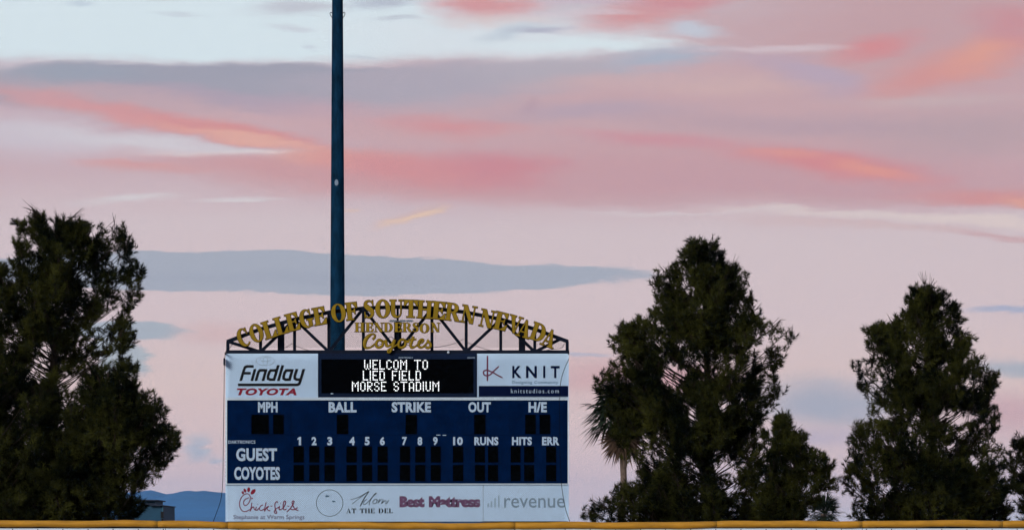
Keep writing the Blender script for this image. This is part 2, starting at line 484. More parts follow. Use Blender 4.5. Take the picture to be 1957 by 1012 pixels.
for j in range(ny - 1):
    for i in range(nx - 1):
        a = j * nx + i
        Fc.append((a, a + 1, a + nx + 1, a + nx))
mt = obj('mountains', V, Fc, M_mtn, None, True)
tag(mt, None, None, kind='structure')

# ------------------------------------------------------------------ lettering
SF = bpy.data.curves.new('text_source', 'FONT')
SFO = bpy.data.objects.new('text_source', SF)
def text(s, x0, x1, y0, y1, Y, m, parent, bold=0.0, space=1.0, shear=0.0, depth=0.006, name='lettering'):
    """built-in letters fitted to the rectangle x0..x1, y0 (top)..y1 in photograph pixels on the plane Y"""
    if SFO.name not in col.objects: col.objects.link(SFO)
    SF.body = s; SF.offset = bold; SF.space_character = space; SF.shear = shear
    SF.extrude = 0.0; SF.resolution_u = 3
    bpy.context.view_layer.update()
    dg = bpy.context.evaluated_depsgraph_get()
    me = SFO.evaluated_get(dg).to_mesh()
    vs = np.array([v.co[:] for v in me.vertices]); fs = [list(p.vertices) for p in me.polygons]
    SFO.evaluated_get(dg).to_mesh_clear()
    mn, mx = vs.min(0), vs.max(0)
    a, b = P(x0, y1, Y), P(x1, y0, Y)
    out = [(a.x + (v[0] - mn[0]) / (mx[0] - mn[0]) * (b.x - a.x), Y, a.z + (v[1] - mn[1]) / (mx[1] - mn[1]) * (b.z - a.z)) for v in vs]
    k = len(out)
    front = [(v[0], Y - depth, v[2]) for v in out]
    edges = {}
    for f in fs:
        for i in range(len(f)):
            e = (f[i], f[(i + 1) % len(f)])
            if (e[1], e[0]) in edges: del edges[(e[1], e[0])]
            else: edges[e] = 1
    faces = [list(f) for f in fs] + [[e[0], e[0] + k, e[1] + k, e[1]] for e in edges]
    return obj(name, front + out, faces, m, parent)

# --- bold serif capitals, cap height 1: convex outlines, ring sectors and swelling strokes
def bx(a, b, c, d): return ('p', [(a, c), (b, c), (b, d), (a, d)])
SE = 0.065
def stem(x, w=.25, lo=0, hi=1): return bx(x, x + w, lo, hi)
def sb(a, b): return bx(a, b, 0, SE)
def st(a, b): return bx(a, b, 1 - SE, 1)
GL = {
 'L': (.74, [stem(.09), st(0, .44), sb(0, .70), ('p', [(.46, .06), (.71, 0), (.74, .36), (.69, .36)])]),
 'E': (.76, [stem(.09), st(0, .70), sb(0, .72), ('p', [(.46, .06), (.72, 0), (.76, .34), (.71, .34)]),
             ('p', [(.46, .94), (.66, .68), (.71, .68), (.71, 1)]), bx(.33, .52, .47, .54), ('p', [(.47, .505), (.56, .34), (.59, .34), (.59, .67), (.56, .67)])]),
 'F': (.72, [stem(.09), st(0, .68), sb(0, .46), ('p', [(.44, .94), (.65, .66), (.70, .66), (.70, 1)]),
             bx(.33, .50, .46, .53), ('p', [(.45, .495), (.54, .32), (.57, .32), (.57, .67), (.54, .67)])]),
 'T': (.84, [stem(.295), sb(.17, .67), st(0, .84), ('p', [(0, .66), (.05, .66), (.28, .95), (.0, .97)]), ('p', [(.79, .66), (.84, .66), (.84, .97), (.56, .95)])]),
 'H': (.98, [stem(.09), stem(.64), st(0, .43), st(.55, .98), sb(0, .43), sb(.55, .98), bx(.33, .66, .47, .55)]),
 'N': (.96, [stem(.13, .065), stem(.76, .065), ('p', [(.05, 1), (.33, 1), (.825, 0), (.60, 0)]), st(0, .30), st(.64, .95), sb(.02, .31)]),
 'U': (.92, [stem(.09, .25, .28, 1), stem(.70, .065, .28, 1), st(0, .43), st(.59, .88), ('e', .4275, .30, .3375, .32, .52, .30, .18, .235, 180, 360)]),
 'V': (.92, [('p', [(.08, 1), (.35, 1), (.58, 0), (.46, 0)]), ('p', [(.70, 1), (.765, 1), (.575, 0), (.50, 0.02)]), st(0, .44), st(.59, .90)]),
 'A': (.94, [('p', [(.11, 0), (.18, 0), (.475, .93), (.42, 1)]), ('p', [(.40, 1), (.52, 1), (.86, 0), (.59, 0)]), bx(.22, .68, .27, .335), sb(0, .31), sb(.49, .94)]),
 'O': (.90, [('e', .45, .5, .45, .525, .45, .5, .185, .455, 0, 360)]),
 'C': (.84, [('e', .44, .5, .44, .525, .52, .5, .245, .455, 52, 316), bx(.71, .76, .62, 1.0), ('p', [(.60, .86), (.74, .72), (.74, .95)])]),
 'G': (.92, [('e', .44, .5, .44, .525, .52, .5, .245, .455, 52, 300), bx(.71, .76, .64, 1.0), ('p', [(.60, .86), (.74, .74), (.74, .95)]), bx(.55, .80, .02, .42), bx(.44, .92, .40, .465)]),
 'D': (.92, [stem(.09), bx(0, .46, .935, 1), bx(0, .46, 0, .065), ('e', .42, .5, .48, .5, .42, .5, .21, .435, -90, 90)]),
 'R': (.98, [stem(.09), bx(0, .46, .935, 1), sb(0, .43), bx(.30, .46, .46, .525), ('e', .44, .73, .38, .27, .44, .73, .13, .205, -90, 90), ('p', [(.40, .50), (.62, .52), (.98, 0), (.68, 0)])]),
 'S': (.72, [('s', [(.60, .80), (.53, .92), (.37, .97), (.20, .90), (.16, .74), (.28, .60), (.44, .48), (.55, .34), (.52, .13), (.37, .03), (.20, .06), (.10, .22)],
              [.05, .06, .08, .15, .23, .27, .27, .24, .16, .08, .06, .05]), bx(.60, .65, .66, 1.0), bx(.06, .11, 0, .36)]),
}
def grow_poly(poly, d):
    if d == 0: return poly
    n = len(poly); out = []
    area = sum(poly[i][0] * poly[(i + 1) % n][1] - poly[(i + 1) % n][0] * poly[i][1] for i in range(n))
    sg = 1 if area > 0 else -1
    for i in range(n):
        p0, p1, p2 = (Vector(poly[(i + k) % n]) for k in (-1, 0, 1))
        e1, e2 = (p1 - p0).normalized(), (p2 - p1).normalized()
        n1, n2 = Vector((e1.y, -e1.x)) * sg, Vector((e2.y, -e2.x)) * sg
        b = n1 + n2
        b = b.normalized() if b.length > 1e-6 else n1
        c = max(0.5, b.dot(n1))
        q = p1 + b * (d / c)
        out.append((q.x, q.y))
    return out

def glyph(mb, ch, to, y_front, y_back, d=0.0, step=0.0015):
    """adds one capital; `to` maps glyph units to (x, z)"""
    for k, c in enumerate(GL[ch][1]):
        yf = y_front + k * step
        if c[0] == 'p':
            poly = c[1]
            n = len(poly)
            if sum(poly[i][0] * poly[(i + 1) % n][1] - poly[(i + 1) % n][0] * poly[i][1] for i in range(n)) < 0: poly = poly[::-1]
            mb.prism([to(*q) for q in grow_poly(poly, d)], yf, y_back)
        elif c[0] == 'e':
            _, ox, oy, orx, ory, ix, iy, irx, iry, a0, a1 = c
            orx, ory, irx, iry = orx + d, ory + d, irx - d, iry - d
            n = 28
            full = a1 - a0 >= 360
            pts_o = [to(ox + orx * math.cos(R(a0 + (a1 - a0) * i / n)), oy + ory * math.sin(R(a0 + (a1 - a0) * i / n))) for i in range(n + 1)]
            pts_i = [to(ix + irx * math.cos(R(a0 + (a1 - a0) * i / n)), iy + iry * math.sin(R(a0 + (a1 - a0) * i / n))) for i in range(n + 1)]
            v, f = [], []
            for i in range(n + 1):
                for q, y in ((pts_o[i], yf), (pts_i[i], yf), (pts_o[i], y_back), (pts_i[i], y_back)): v.append((q[0], y, q[1]))
            for i in range(n):
                a, b = i * 4, i * 4 + 4
                f += [(a, b, b + 1, a + 1), (a, a + 2, b + 2, b), (a + 1, b + 1, b + 3, a + 3), (a + 2, a + 3, b + 3, b + 2)]
            if not full: f += [(0, 1, 3, 2), (4 * n, 4 * n + 2, 4 * n + 3, 4 * n + 1)]
            mb.add(v, f)
        else:
            pts = smooth_path([Vector((p[0], p[1], w)) for p, w in zip(c[1], c[2])], 4)
            v, f = [], []
            for i, p in enumerate(pts):
                t = pts[min(i + 1, len(pts) - 1)] - pts[max(i - 1, 0)]
                t = Vector((t.x, t.y)).normalized(); nn = Vector((-t.y, t.x))
                for sg in (1, -1):
                    q = Vector((p.x, p.y)) + nn * sg * (p.z / 2 + d)
                    x, z = to(q.x, q.y)
                    v += [(x, yf, z), (x, y_back, z)]
            for i in range(len(pts) - 1):
                a, b = i * 4, i * 4 + 4
                f += [(a, b, b + 2, a + 2), (a, a + 1, b + 1, b), (a + 2, b + 2, b + 3, a + 3), (a + 1, a + 3, b + 3, b + 1)]
            e = 4 * (len(pts) - 1)
            f += [(0, 2, 3, 1), (e, e + 1, e + 3, e + 2)]
            mb.add(v, f)

def cap_letter(ch, px, py, w, h, rot, Y, parent, edge=True):
    c = P(px, py, Y); k = Y / F
    gw = GL[ch][0]
    ca, sa = math.cos(R(rot)), math.sin(R(rot))
    def to(x, y):
        u, v = (x / gw - 0.5) * w * k, (y - 0.5) * h * k
        return (c.x + u * ca - v * sa, c.z + u * sa + v * ca)
    mb = MB(); glyph(mb, ch, to, Y - 0.13, Y - 0.06)
    o = mb.build('letter', M_gold, parent)
    if edge:
        mb = MB(); glyph(mb, ch, to, Y - 0.085, Y, 0.030, 0.001)
        mb.build('letter_edge', M_edge, o)
    return o

def stroke(name, paths, w, Y, m, parent, sub=6, depth=0.006, front=0.004, n=8):
    """rounded strokes through photograph pixels; w is the stroke width in pixels (or a list of widths)"""
    mb = MB(); k = Y / F
    for i, pts in enumerate(paths):
        ww = w[i] if isinstance(w, list) else w
        if isinstance(ww, tuple):
            q = [Vector((p[0], p[1], np.interp(j / max(1, len(pts) - 1), np.linspace(0, 1, len(ww)), ww))) for j, p in enumerate(pts)]
        else: q = [Vector((p[0], p[1], ww)) for p in pts]
        q = smooth_path(q, sub) if sub > 1 else q
        pp = [P(p.x, p.y, Y) + Vector((0, -front - i * 0.0007, 0)) for p in q]
        mb.tube(pp, [max(0.003, p.z * k / 2) for p in q], n, depth)
    return mb.build(name, m, parent)

# ------------------------------------------------------------------ scoreboard
YS = 122.0
KS = YS / F
sbd = thing('scoreboard', 'baseball scoreboard with navy score panels, sponsor boards and an arched truss of gold letters', 'scoreboard', (P(760, 0, YS).x, YS + 0.5, 0))

def panel(name, x0, x1, y0, y1, front, back, m, parent, bevel=0.0):
    a, b = P(x0, y1, YS), P(x1, y0, YS)
    mb = MB()
    if bevel:
        r = bevel * KS; pts = []
        for cx_, cz_, a0 in ((b.x - r, b.z - r, 0), (a.x + r, b.z - r, 90), (a.x + r, a.z + r, 180), (b.x - r, a.z + r, 270)):
            for i in range(5): pts.append((cx_ + r * math.cos(R(a0 + 22.5 * i)), cz_ + r * math.sin(R(a0 + 22.5 * i))))
        mb.prism(pts, front, back)
    else: mb.box(a.x, b.x, front, back, a.z, b.z)
    return mb.build(name, m, parent)

# support columns and backing frame
for x0, x1, yt in ((529, 541, 614), (752.5, 766, 612), (991.5, 1004, 616)):
    a, b = P(x0, 0, YS), P(x1, yt, YS)
    mb = MB(); w = b.x - a.x
    mb.box(a.x, b.x, YS + 0.42, YS + 0.46, -0.02, b.z); mb.box(a.x, b.x, YS + 0.70, YS + 0.74, -0.02, b.z)
    mb.box((a.x + b.x) / 2 - 0.02, (a.x + b.x) / 2 + 0.02, YS + 0.46, YS + 0.70, -0.02, b.z)
    mb.build('support_column', M_steel, sbd)
panel('backing_frame', 432.5, 1085.5, 676, 997, YS + 0.16, YS + 0.41, M_steel, sbd)

# truss
AR = 831.0
def arc_y(x): return 586 + AR - math.sqrt(AR * AR - (x - 760) ** 2)
YT = YS + 0.05
nodes = [435.5, 498, 563, 628.5, 694.5, 760, 825.5, 891, 957, 1022, 1084]
pb = lambda x: P(x, 671.8, YT)
pt = lambda x: P(x, arc_y(x), YT)
MB().bar(P(432, 672, YT), P(1088, 672, YT), 0.105, 0.12).build('bottom_chord', M_steel, sbd)
for i in range(10):
    a, b = pt(nodes[i]), pt(nodes[i + 1])
    e = (b - a).normalized() * 0.03
    MB().bar(a - e, b + e, 0.115, 0.116 + 0.004 * (i % 2)).build('top_chord', M_steel, sbd)
for i, x in enumerate(nodes):
    if 753 < x < 766: continue
    MB().bar(pb(x), pt(x), 0.096 if 0 < i < 10 else 0.10, 0.10).build('truss_post', M_steel, sbd)
MB().bar(pb(760), pt(760), 0.07, 0.10).build('truss_post', M_steel, sbd)
for i in range(10):
    up_first = i % 2 == 0
    a, b = nodes[i], nodes[i + 1]
    p, q = (pt(a), pb(b)) if up_first else (pb(a), pt(b))
    if i == 9: q = pt(1072)
    d = Vector((0, 0.012, 0))
    MB().bar(p + d, q + d, 0.096, 0.09).build('truss_brace', M_steel, sbd)

# arched gold letters
for ch, px, py, w in (('C', 465.7, 644.8, 23), ('O', 490.4, 636.2, 25), ('L', 514.8, 629.3, 24), ('L', 537.3, 621.8, 24),
                      ('E', 559.6, 615.0, 25), ('G', 586, 608.7, 26), ('E', 611, 603.8, 25), ('O', 647, 597.8, 27.5),
                      ('F', 672.3, 594.6, 23), ('S', 705.3, 590.8, 21.5), ('O', 731.8, 590, 28), ('U', 758.5, 589.6, 27),
                      ('T', 785.3, 590, 26), ('H', 811.8, 591.4, 29), ('E', 839, 593.2, 26), ('R', 866, 596.2, 29),
                      ('N', 896, 600.6, 29), ('N', 931.5, 608.8, 29), ('E', 957.8, 613.4, 25.5), ('V', 984, 620, 27),
                      ('A', 1002.5, 628, 27), ('D', 1029, 634.7, 28), ('A', 1050, 646.2, 27)):
    rot = math.degrees(math.asin((760 - px) / 815.0))
    cap_letter(ch, px, py, w, 33.5, rot, YS - 0.10, sbd)
for ch, px, py, w in (('H', 687.5, 625.3, 18.5), ('E', 706.3, 625.3, 15.5), ('N', 724.3, 625.3, 18), ('D', 742.3, 625.3, 17), ('E', 761, 625.3, 15.5),
                      ('R', 778.5, 625.3, 18), ('S', 794.5, 625.3, 13), ('O', 811.3, 627, 18.5), ('N', 832.5, 625.3, 18.5)):
    cap_letter(ch, px, py, w, 17.5, 0, YS - 0.10, sbd)

# gold script under it
def z2(pts): return [(640 + x / 7.783, 560 + y / 7.783) for x, y in pts]
cs = [[(560, 690), (592, 655), (594, 620), (560, 606), (510, 630), (465, 680), (442, 745), (450, 800), (490, 812), (545, 795), (600, 745)],
      [(690, 700), (650, 695), (618, 740), (622, 790), (660, 805), (705, 780), (715, 725), (690, 700), (720, 720), (760, 715)],
      [(752, 690), (762, 730), (770, 775), (800, 785), (850, 745), (885, 690)],
      [(890, 690), (868, 760), (845, 825), (815, 880), (788, 872), (800, 838), (860, 805), (930, 760), (970, 720)],
      [(1030, 690), (985, 692), (950, 740), (955, 795), (1000, 808), (1045, 775), (1050, 715), (1030, 690), (1060, 715), (1110, 720)],
      [(1168, 640), (1150, 700), (1128, 770), (1145, 808), (1190, 795), (1240, 755)],
      [(1095, 690), (1150, 692), (1215, 682)],
      [(1240, 755), (1290, 735), (1318, 700), (1290, 686), (1255, 720), (1246, 775), (1275, 806), (1330, 785), (1395, 700)],
      [(1400, 692), (1385, 720), (1420, 750), (1422, 790), (1385, 812), (1350, 795)]]
cw = [(4.2, 4.0, 3.0, 3.2, 5.6, 7.2, 7.0, 5.0, 3.4, 3.0, 2.6), 4.6, (4.8, 5.2, 5.0, 3.8, 3.2, 4.6), (5.2, 5.2, 4.8, 3.6, 3.2, 3.0, 3.0, 2.8, 2.8), 4.6,
      (4.6, 5.2, 5.2, 4.2, 3.0, 2.6), 3.0, (2.8, 3.2, 3.6, 3.6, 4.6, 5.0, 4.2, 3.2, 2.8), 4.6]
so = stroke('script_lettering', [z2(p) for p in cs], cw, YS - 0.16, M_gold, sbd, depth=0.03, n=10)
stroke('letter_edge', [z2(p) for p in cs], [tuple(v + 1.1 for v in (w if isinstance(w, tuple) else (w, w))) for w in cw], YS - 0.105, M_edge, so, depth=0.03, n=10)

# sign light bar over the small word, ball lamp on the chord
mb = MB(); a, b = P(743, 614, YS), P(791, 613, YS)
mb.box(a.x, b.x, YS - 0.09, YS - 0.05, a.z, a.z + 0.02)
mb.build('light_bar', mat('bar_grey', (0.12, 0.15, 0.19), 0.5), sbd)
for x0, x1 in ((745, 757), (764, 775), (777, 789)):
    a, b = P(x0, 614.3, YS), P(x1, 613, YS)
    MB().box(a.x, b.x, YS - 0.13, YS - 0.07, a.z - 0.015, b.z + 0.03).build('light_fixture', mat('bar_grey', (0.12, 0.15, 0.19)), sbd)
c = P(857, 673, YS)
bm = bmesh.new(); bmesh.ops.create_uvsphere(bm, u_segments=12, v_segments=8, radius=0.042)
o = obj('ball_lamp', [v.co + Vector((c.x, YS - 0.06, c.z)) for v in bm.verts], [[v.index for v in f.verts] for f in bm.faces], mat('lamp_white', (0.5, 0.58, 0.66), 0.4), sbd, True)
bm.free()

# upper row: two sponsor boards and the message display
ad1 = panel('sponsor_board', 431, 607.6, 675, 758.5, YS, YS + 0.155, M_white, sbd)
ad2 = panel('sponsor_board', 911.4, 1087, 675, 758, YS, YS + 0.155, M_white, sbd)
bar = panel('blue_strip', 915, 1086, 736.8, 757.4, YS - 0.004, YS - 0.0005, M_navyprint, ad2)
disp = panel('message_display', 614, 905, 686, 751, YS + 0.02, YS + 0.14, M_screen, sbd)
for nm, r_ in (('display_frame', (608, 911, 675, 686)), ('display_frame', (608, 911, 751, 759)), ('display_frame', (608, 614, 686, 751)), ('display_frame', (905, 911, 686, 751))):
    panel(nm, *r_, YS - 0.03, YS + 0.15, M_cabinet, disp)
text('DAKTRONICS', 762, 789, 681.6, 684.2, YS - 0.0301, M_letter, disp, depth=0.003)
text('GALAXY', 893, 908.5, 681.6, 684.2, YS - 0.0301, M_letter, disp, depth=0.003)
panel('highlight_clip', 632, 637, 750.7, 752.4, YS - 0.045, YS - 0.0302, M_letter, disp, 0.6)  # pale clip standing in for a small white highlight on the frame

FONT = {'W': ['10001', '10001', '10001', '10101', '10101', '10101', '01010'], 'E': ['1111', '1000', '1000', '1110', '1000', '1000', '1111'],
        'L': ['1000'] * 6 + ['1111'], 'C': ['0110', '1001', '1000', '1000', '1000', '1001', '0110'], 'O': ['0110', '1001', '1001', '1001', '1001', '1001', '0110'],
        'M': ['10001', '11011', '10101', '10101', '10001', '10001', '10001'], 'T': ['11111'] + ['00100'] * 6, 'I': ['1'] * 7,
        'D': ['1110', '1001', '1001', '1001', '1001', '1001', '1110'], 'F': ['1111', '1000', '1000', '1110', '1000', '1000', '1000'],
        'R': ['1110', '1001', '1001', '1110', '1100', '1010', '1001'], 'S': ['0110', '1001', '1000', '0110', '0001', '1001', '0110'],
        'A': ['0110', '1001', '1001', '1001', '1111', '1001', '1001'], 'U': ['1001'] * 6 + ['0110'], ' ': ['000'] * 7}
for line, x0, y0, pitch in (('WELCOM TO', 697.0, 688.0, 2.655), ('LIED FIELD', 694.4, 708.6, 2.655), ('MORSE STADIUM', 673.6, 729.4, 2.655)):
    mb = MB(); cx_ = x0
    for ch in line:
        gl = FONT[ch]
        for r_, row in enumerate(gl):
            for c_, bit in enumerate(row):
                if bit == '1':
                    q = P(cx_ + c_ * pitch, y0 + r_ * 2.72, YS); rr = 0.0195
                    v = [(q.x + rr * math.cos(k * math.pi / 3), YS + 0.008, q.z + rr * math.sin(k * math.pi / 3)) for k in range(6)]
                    v += [(p_[0], YS + 0.0199, p_[2]) for p_ in v]
                    mb.add(v, [(0, 1, 2, 3, 4, 5)] + [(k, k + 6, (k + 1) % 6 + 6, (k + 1) % 6) for k in range(6)])
        cx_ += (len(gl[0]) + 1) * pitch
    mb.build('led_text', M_led, disp)['kind'] = 'stuff'

# first sponsor board
def zf(pts): return [(420 + x / 9.64, 665 + y / 9.64) for x, y in pts]
def flat_stroke(name, paths, w, Y, m, parent):
    """slanted strokes with flat ends; the print of the black wordmark"""
    mb = MB(); k = Y / F
    for i, pts in enumerate(paths):
        q = [P(x, y, Y) for x, y in zf(pts)]
        v = []
        for j, p in enumerate(q):
            t1 = (q[j] - q[j - 1]).normalized() if j else None
            t2 = (q[j + 1] - q[j]).normalized() if j < len(q) - 1 else None
            t1 = t1 or t2; t2 = t2 or t1
            n1, n2 = Vector((-t1.z, 0, t1.x)), Vector((-t2.z, 0, t2.x))
            b = (n1 + n2).normalized(); d = w * k / 2 / max(0.55, b.dot(n1))
            if j in (0, len(q) - 1) and abs(t1.z) > 0.5:     # ends cut level
                b = Vector((1 if n1.x > 0 else -1, 0, 0)); d = w * k / 2 / abs(t1.z)
            f0 = Y - 0.004 - 0.0009 * i
            v += [p + b * d, p - b * d]
            v[-1].y = v[-2].y = f0
        nn = len(v); v += [Vector((p_.x, Y, p_.z)) for p_ in v]
        f = []
        for j in range(len(q) - 1):
            a = 2 * j
            f += [(a, a + 2, a + 3, a + 1), (a, a + nn, a + 2 + nn, a + 2), (a + 1, a + 3, a + 3 + nn, a + 1 + nn)]
        f += [(0, 1, 1 + nn, nn), (nn - 2, 2 * nn - 2, 2 * nn - 1, nn - 1)]
        mb.add(v, f)
    return mb.build(name, m, parent)
fl = [[(385, 600), (445, 400), (465, 350), (500, 333), (625, 333)], [(440, 458), (572, 458)],
      [(590, 600), (650, 380)], [(665, 600), (710, 440), (740, 405), (780, 404), (838, 404)], [(795, 600), (855, 384)],
      [(1078, 310), (1000, 574), (930, 575), (892, 560), (886, 520), (910, 440), (940, 406), (1040, 405)],
      [(1078, 600), (1160, 310)],
      [(1340, 382), (1285, 574), (1210, 575), (1176, 556), (1174, 520), (1196, 440), (1226, 406), (1320, 405)],
      [(1420, 380), (1380, 510), (1382, 555), (1415, 574), (1490, 574)], [(1548, 380), (1480, 610), (1462, 655), (1425, 671), (335, 671)]]
flat_stroke('lettering', fl, 5.1, YS, M_black, ad1)
text('TOYOTA', 452.5, 567, 741.2, 754.8, YS, M_red, ad1, bold=0.05, shear=0.25, space=1.08)
for cx_, cy_, a_, b_ in ((507, 689, 17.5, 9), (507, 686, 10.5, 3.6), (507, 689.5, 4.6, 8.0)):
    ring = [(cx_ + a_ * math.cos(R(t)), cy_ + b_ * math.sin(R(t))) for t in range(0, 361, 15)]
    stroke('faded_emblem', [ring], 1.0, YS - 0.0008 * a_ / 10, M_ghost, ad1, sub=1, depth=0.002, front=0.001)

# second sponsor board
def zk(pts): return [(900 + x / 9.64, 665 + y / 9.64) for x, y in pts]
stroke('knot_emblem', [zk([(305, 140), (304, 300), (304, 600)]),
                       zk([(515, 330), (420, 420), (360, 480), (300, 505), (250, 490), (230, 445), (255, 410), (305, 405), (360, 425), (410, 445), (480, 490), (580, 540)])],
       [2.9, 2.7], YS, M_maroon, ad2)
for s_, a_, b_ in (('K', 979, 997), ('N', 1005.3, 1026), ('I', 1038, 1042.2), ('T', 1052.6, 1069.6)):
    text(s_, a_, b_, 698.7, 721.8, YS, M_navyprint, ad2, bold=0.03)
text('Designing Community', 979, 1066.5, 727, 734.3, YS, M_inkblue, ad2, bold=0.012, space=1.2)['kind'] = 'stuff'
text('knitstudios.com', 976.5, 1068, 742.4, 750.6, YS - 0.004, M_letter, bar, space=1.35, depth=0.004)['kind'] = 'stuff'

# white trim around the score panel
for r_ in ((431, 1087, 758.8, 764.2), (431, 1087, 923, 925.3), (431, 434.2, 764.2, 923), (1084.8, 1087, 764.2, 923)):
    panel('white_trim', *r_, YS - 0.05, YS + 0.155, M_trim, sbd)
cuts = [434.2, 556, 695, 831, 974, 1084.8]
PF = YS - 0.02
score = panel('score_panel', 434.2, 1084.8, 830.6, 923, PF, YS + 0.15, M_navy, sbd)
tops = [panel('score_panel', cuts[i] + (0.35 if i else 0), cuts[i + 1], 764.2, 830.2, PF, YS + 0.15, M_navy, sbd) for i in range(5)]
def digit(x0, x1, y0, y1, parent):
    o = panel('digit_window', x0, x1, y0, y1, PF - 0.006, PF - 0.0004, M_digit, parent)
    rim = MB(); a, b = P(x0, y1, YS), P(x1, y0, YS); t = 0.014
    y_a, y_b = PF - 0.016, PF - 0.0005
    rim.box(a.x - t, a.x, y_a, y_b, a.z - t, b.z + t); rim.box(b.x, b.x + t, y_a, y_b, a.z - t, b.z + t)
    rim.box(a.x, b.x, y_a, y_b, b.z, b.z + t); rim.box(a.x, b.x, y_a, y_b, a.z - t, a.z)
    rim.build('window_rim', M_navy, o)
for x0, x1, i in ((480.5, 514, 0), (522, 542.5, 0), (643.5, 666, 1), (775, 797, 2), (906, 928, 3), (1003.5, 1024, 4), (1031, 1052, 4)):
    digit(x0, x1, 791.5, 829, tops[i])
for x0, x1 in ((561, 581), (591, 610.5), (620, 640), (662, 682), (692, 711.5), (721.5, 741), (764, 784), (793.5, 813), (823, 842.5),
               (865.5, 885.5), (907.5, 927), (932.5, 952), (976, 995), (1001.5, 1021), (1043.5, 1063)):
    digit(x0, x1, 852, 883, score); digit(x0, x1, 887.5, 918.5, score)
for s_, x0, x1, i in (('MPH', 493, 530.5, 0), ('BALL', 628, 681.5, 1), ('STRIKE', 748.5, 823.5, 2), ('OUT', 895, 938, 3), ('H/E', 1010, 1045, 4)):
    text(s_, x0, x1, 767.3, 787.3, PF, M_letter, tops[i], bold=0.045, space=1.06)
for s_, x0, x1 in (('2', 595.5, 605), ('3', 625.5, 635), ('4', 667.5, 678), ('5', 697, 706.5), ('6', 726, 735.5), ('7', 768.5, 777.8), ('8', 798, 807),
                   ('9', 827.5, 836.5), ('10', 866, 884.5), ('RUNS', 906.5, 952.5), ('HITS', 978.5, 1016.5), ('ERR', 1036, 1069)):
    text(s_, x0, x1, 834, 850, PF, M_letter, score, bold=0.045, space=1.06)
q = [P(x, y, YS) for x, y in ((571.2, 850), (575.4, 850), (575.4, 834), (572.2, 834), (568.2, 837.2), (568.2, 839.6), (571.2, 838.6))]
MB().prism([(p.x, p.z) for p in q], PF - 0.006, PF - 0.0002).build('lettering', M_letter, score)
text('GUEST', 451.3, 529.5, 855.3, 880.3, PF, M_letter, score, bold=0.04, space=1.05)
text('COYOTES', 447.5, 535, 891, 916.3, PF, M_letter, score, bold=0.045, space=1.05)
text('DAKTRONICS', 436.2, 488, 840.6, 846.8, PF, M_letter, score, bold=0.02, depth=0.003, space=1.1)
for x0, x1 in ((834, 841.5), (845.8, 852.6)):
    panel('tape_mark', x0, x1, 830.2 if x0 > 840 else 829.8, 831.6 if x0 > 840 else 831.1, PF - 0.006, PF - 0.0003, M_letter, score)

# lower sponsor board, two sheets
low1 = panel('sponsor_board', 431, 923, 925.8, 995.5, YS, YS + 0.155, M_white, sbd)
low2 = panel('sponsor_board', 923.6, 1087, 925.8, 995.0, YS - 0.003, YS + 0.155, M_white, sbd)
def zc(pts): return [(420 + x / 6.989, 910 + y / 6.989) for x, y in pts]
stroke('script_lettering', [zc(p) for p in (
    [(385, 275), (372, 290), (340, 300), (318, 340), (330, 380), (360, 378), (395, 335), (408, 275), (385, 232), (340, 232), (290, 275), (265, 345), (272, 410), (310, 460), (360, 460), (400, 435)],
    [(430, 345), (420, 400), (405, 462), (425, 420), (450, 400), (460, 430), (475, 445)],
    [(490, 400), (480, 440), (500, 445), (520, 420)], [(505, 362), (509, 368)],
    [(580, 375), (545, 390), (530, 430), (555, 450), (590, 430)],
    [(620, 340), (605, 400), (598, 462), (625, 410), (655, 395), (630, 420), (650, 450), (675, 450)],
    [(680, 392), (700, 392)],
    [(775, 350), (760, 330), (735, 370), (745, 440), (760, 480), (740, 488), (728, 465), (750, 430), (790, 405)],
    [(800, 390), (792, 430), (810, 440), (830, 425)], [(812, 350), (815, 355)],
    [(835, 430), (870, 380), (880, 330), (858, 330), (845, 400), (860, 440), (890, 432)],
    [(905, 392), (925, 392)],
    [(895, 470), (950, 410), (990, 340), (985, 320), (965, 340), (985, 400), (1010, 435), (1050, 450)], [(935, 425), (985, 440), (1040, 410)])],
    1.75, YS, M_crimson, low1, sub=4)
for cx_, cy_, a_, b_, an in ((308, 212, 15, 22, -25), (336, 184, 17, 27, -22), (386, 172, 20, 33, 4), (445, 200, 24, 44, 42)):
    e = []
    for t in range(0, 360, 20):
        x, y = a_ * math.cos(R(t)), b_ * math.sin(R(t))
        e.append((cx_ + x * math.cos(R(an)) - y * math.sin(R(an)), cy_ + x * math.sin(R(an)) + y * math.cos(R(an))))
    q = [P(x, y, YS) for x, y in zc(e)]
    MB().prism([(p.x, p.z) for p in q][::-1], YS - 0.005, YS - 0.0002).build('comb_blob', M_red, low1)
q = [P(x, y, YS) for x, y in zc([(425, 268), (448, 290), (420, 305)])]
MB().prism([(p.x, p.z) for p in q], YS - 0.005, YS - 0.0002).build('beak_mark', M_crimson, low1)
text('Stephanie at Warm Springs', 446, 582, 982.8, 993, YS, M_plum, low1, bold=0.004)
stroke('circle_outline', [[(630 + 25.3 * math.cos(R(t)), 960.2 + 25.3 * math.sin(R(t))) for t in range(0, 361, 8)]], 0.9, YS, M_black, low1, sub=1)
mb_p = []
for cx_, cy_, s_ in ((625, 947, 6.0), (637.5, 957, 4.5)):
    for t in range(20, 380, 40):
        mb_p.append([(cx_, cy_), (cx_ + s_ * (0.6 + 0.5 * random.random()) * math.cos(R(t)), cy_ + s_ * 0.6 * (0.5 + 0.5 * random.random()) * math.sin(R(t)))])
stroke('sprig_print', mb_p, 0.7, YS, M_inkblue, low1, sub=1)
def za(pts): return [(690 + x / 6.989, 910 + y / 6.989) for x, y in pts]
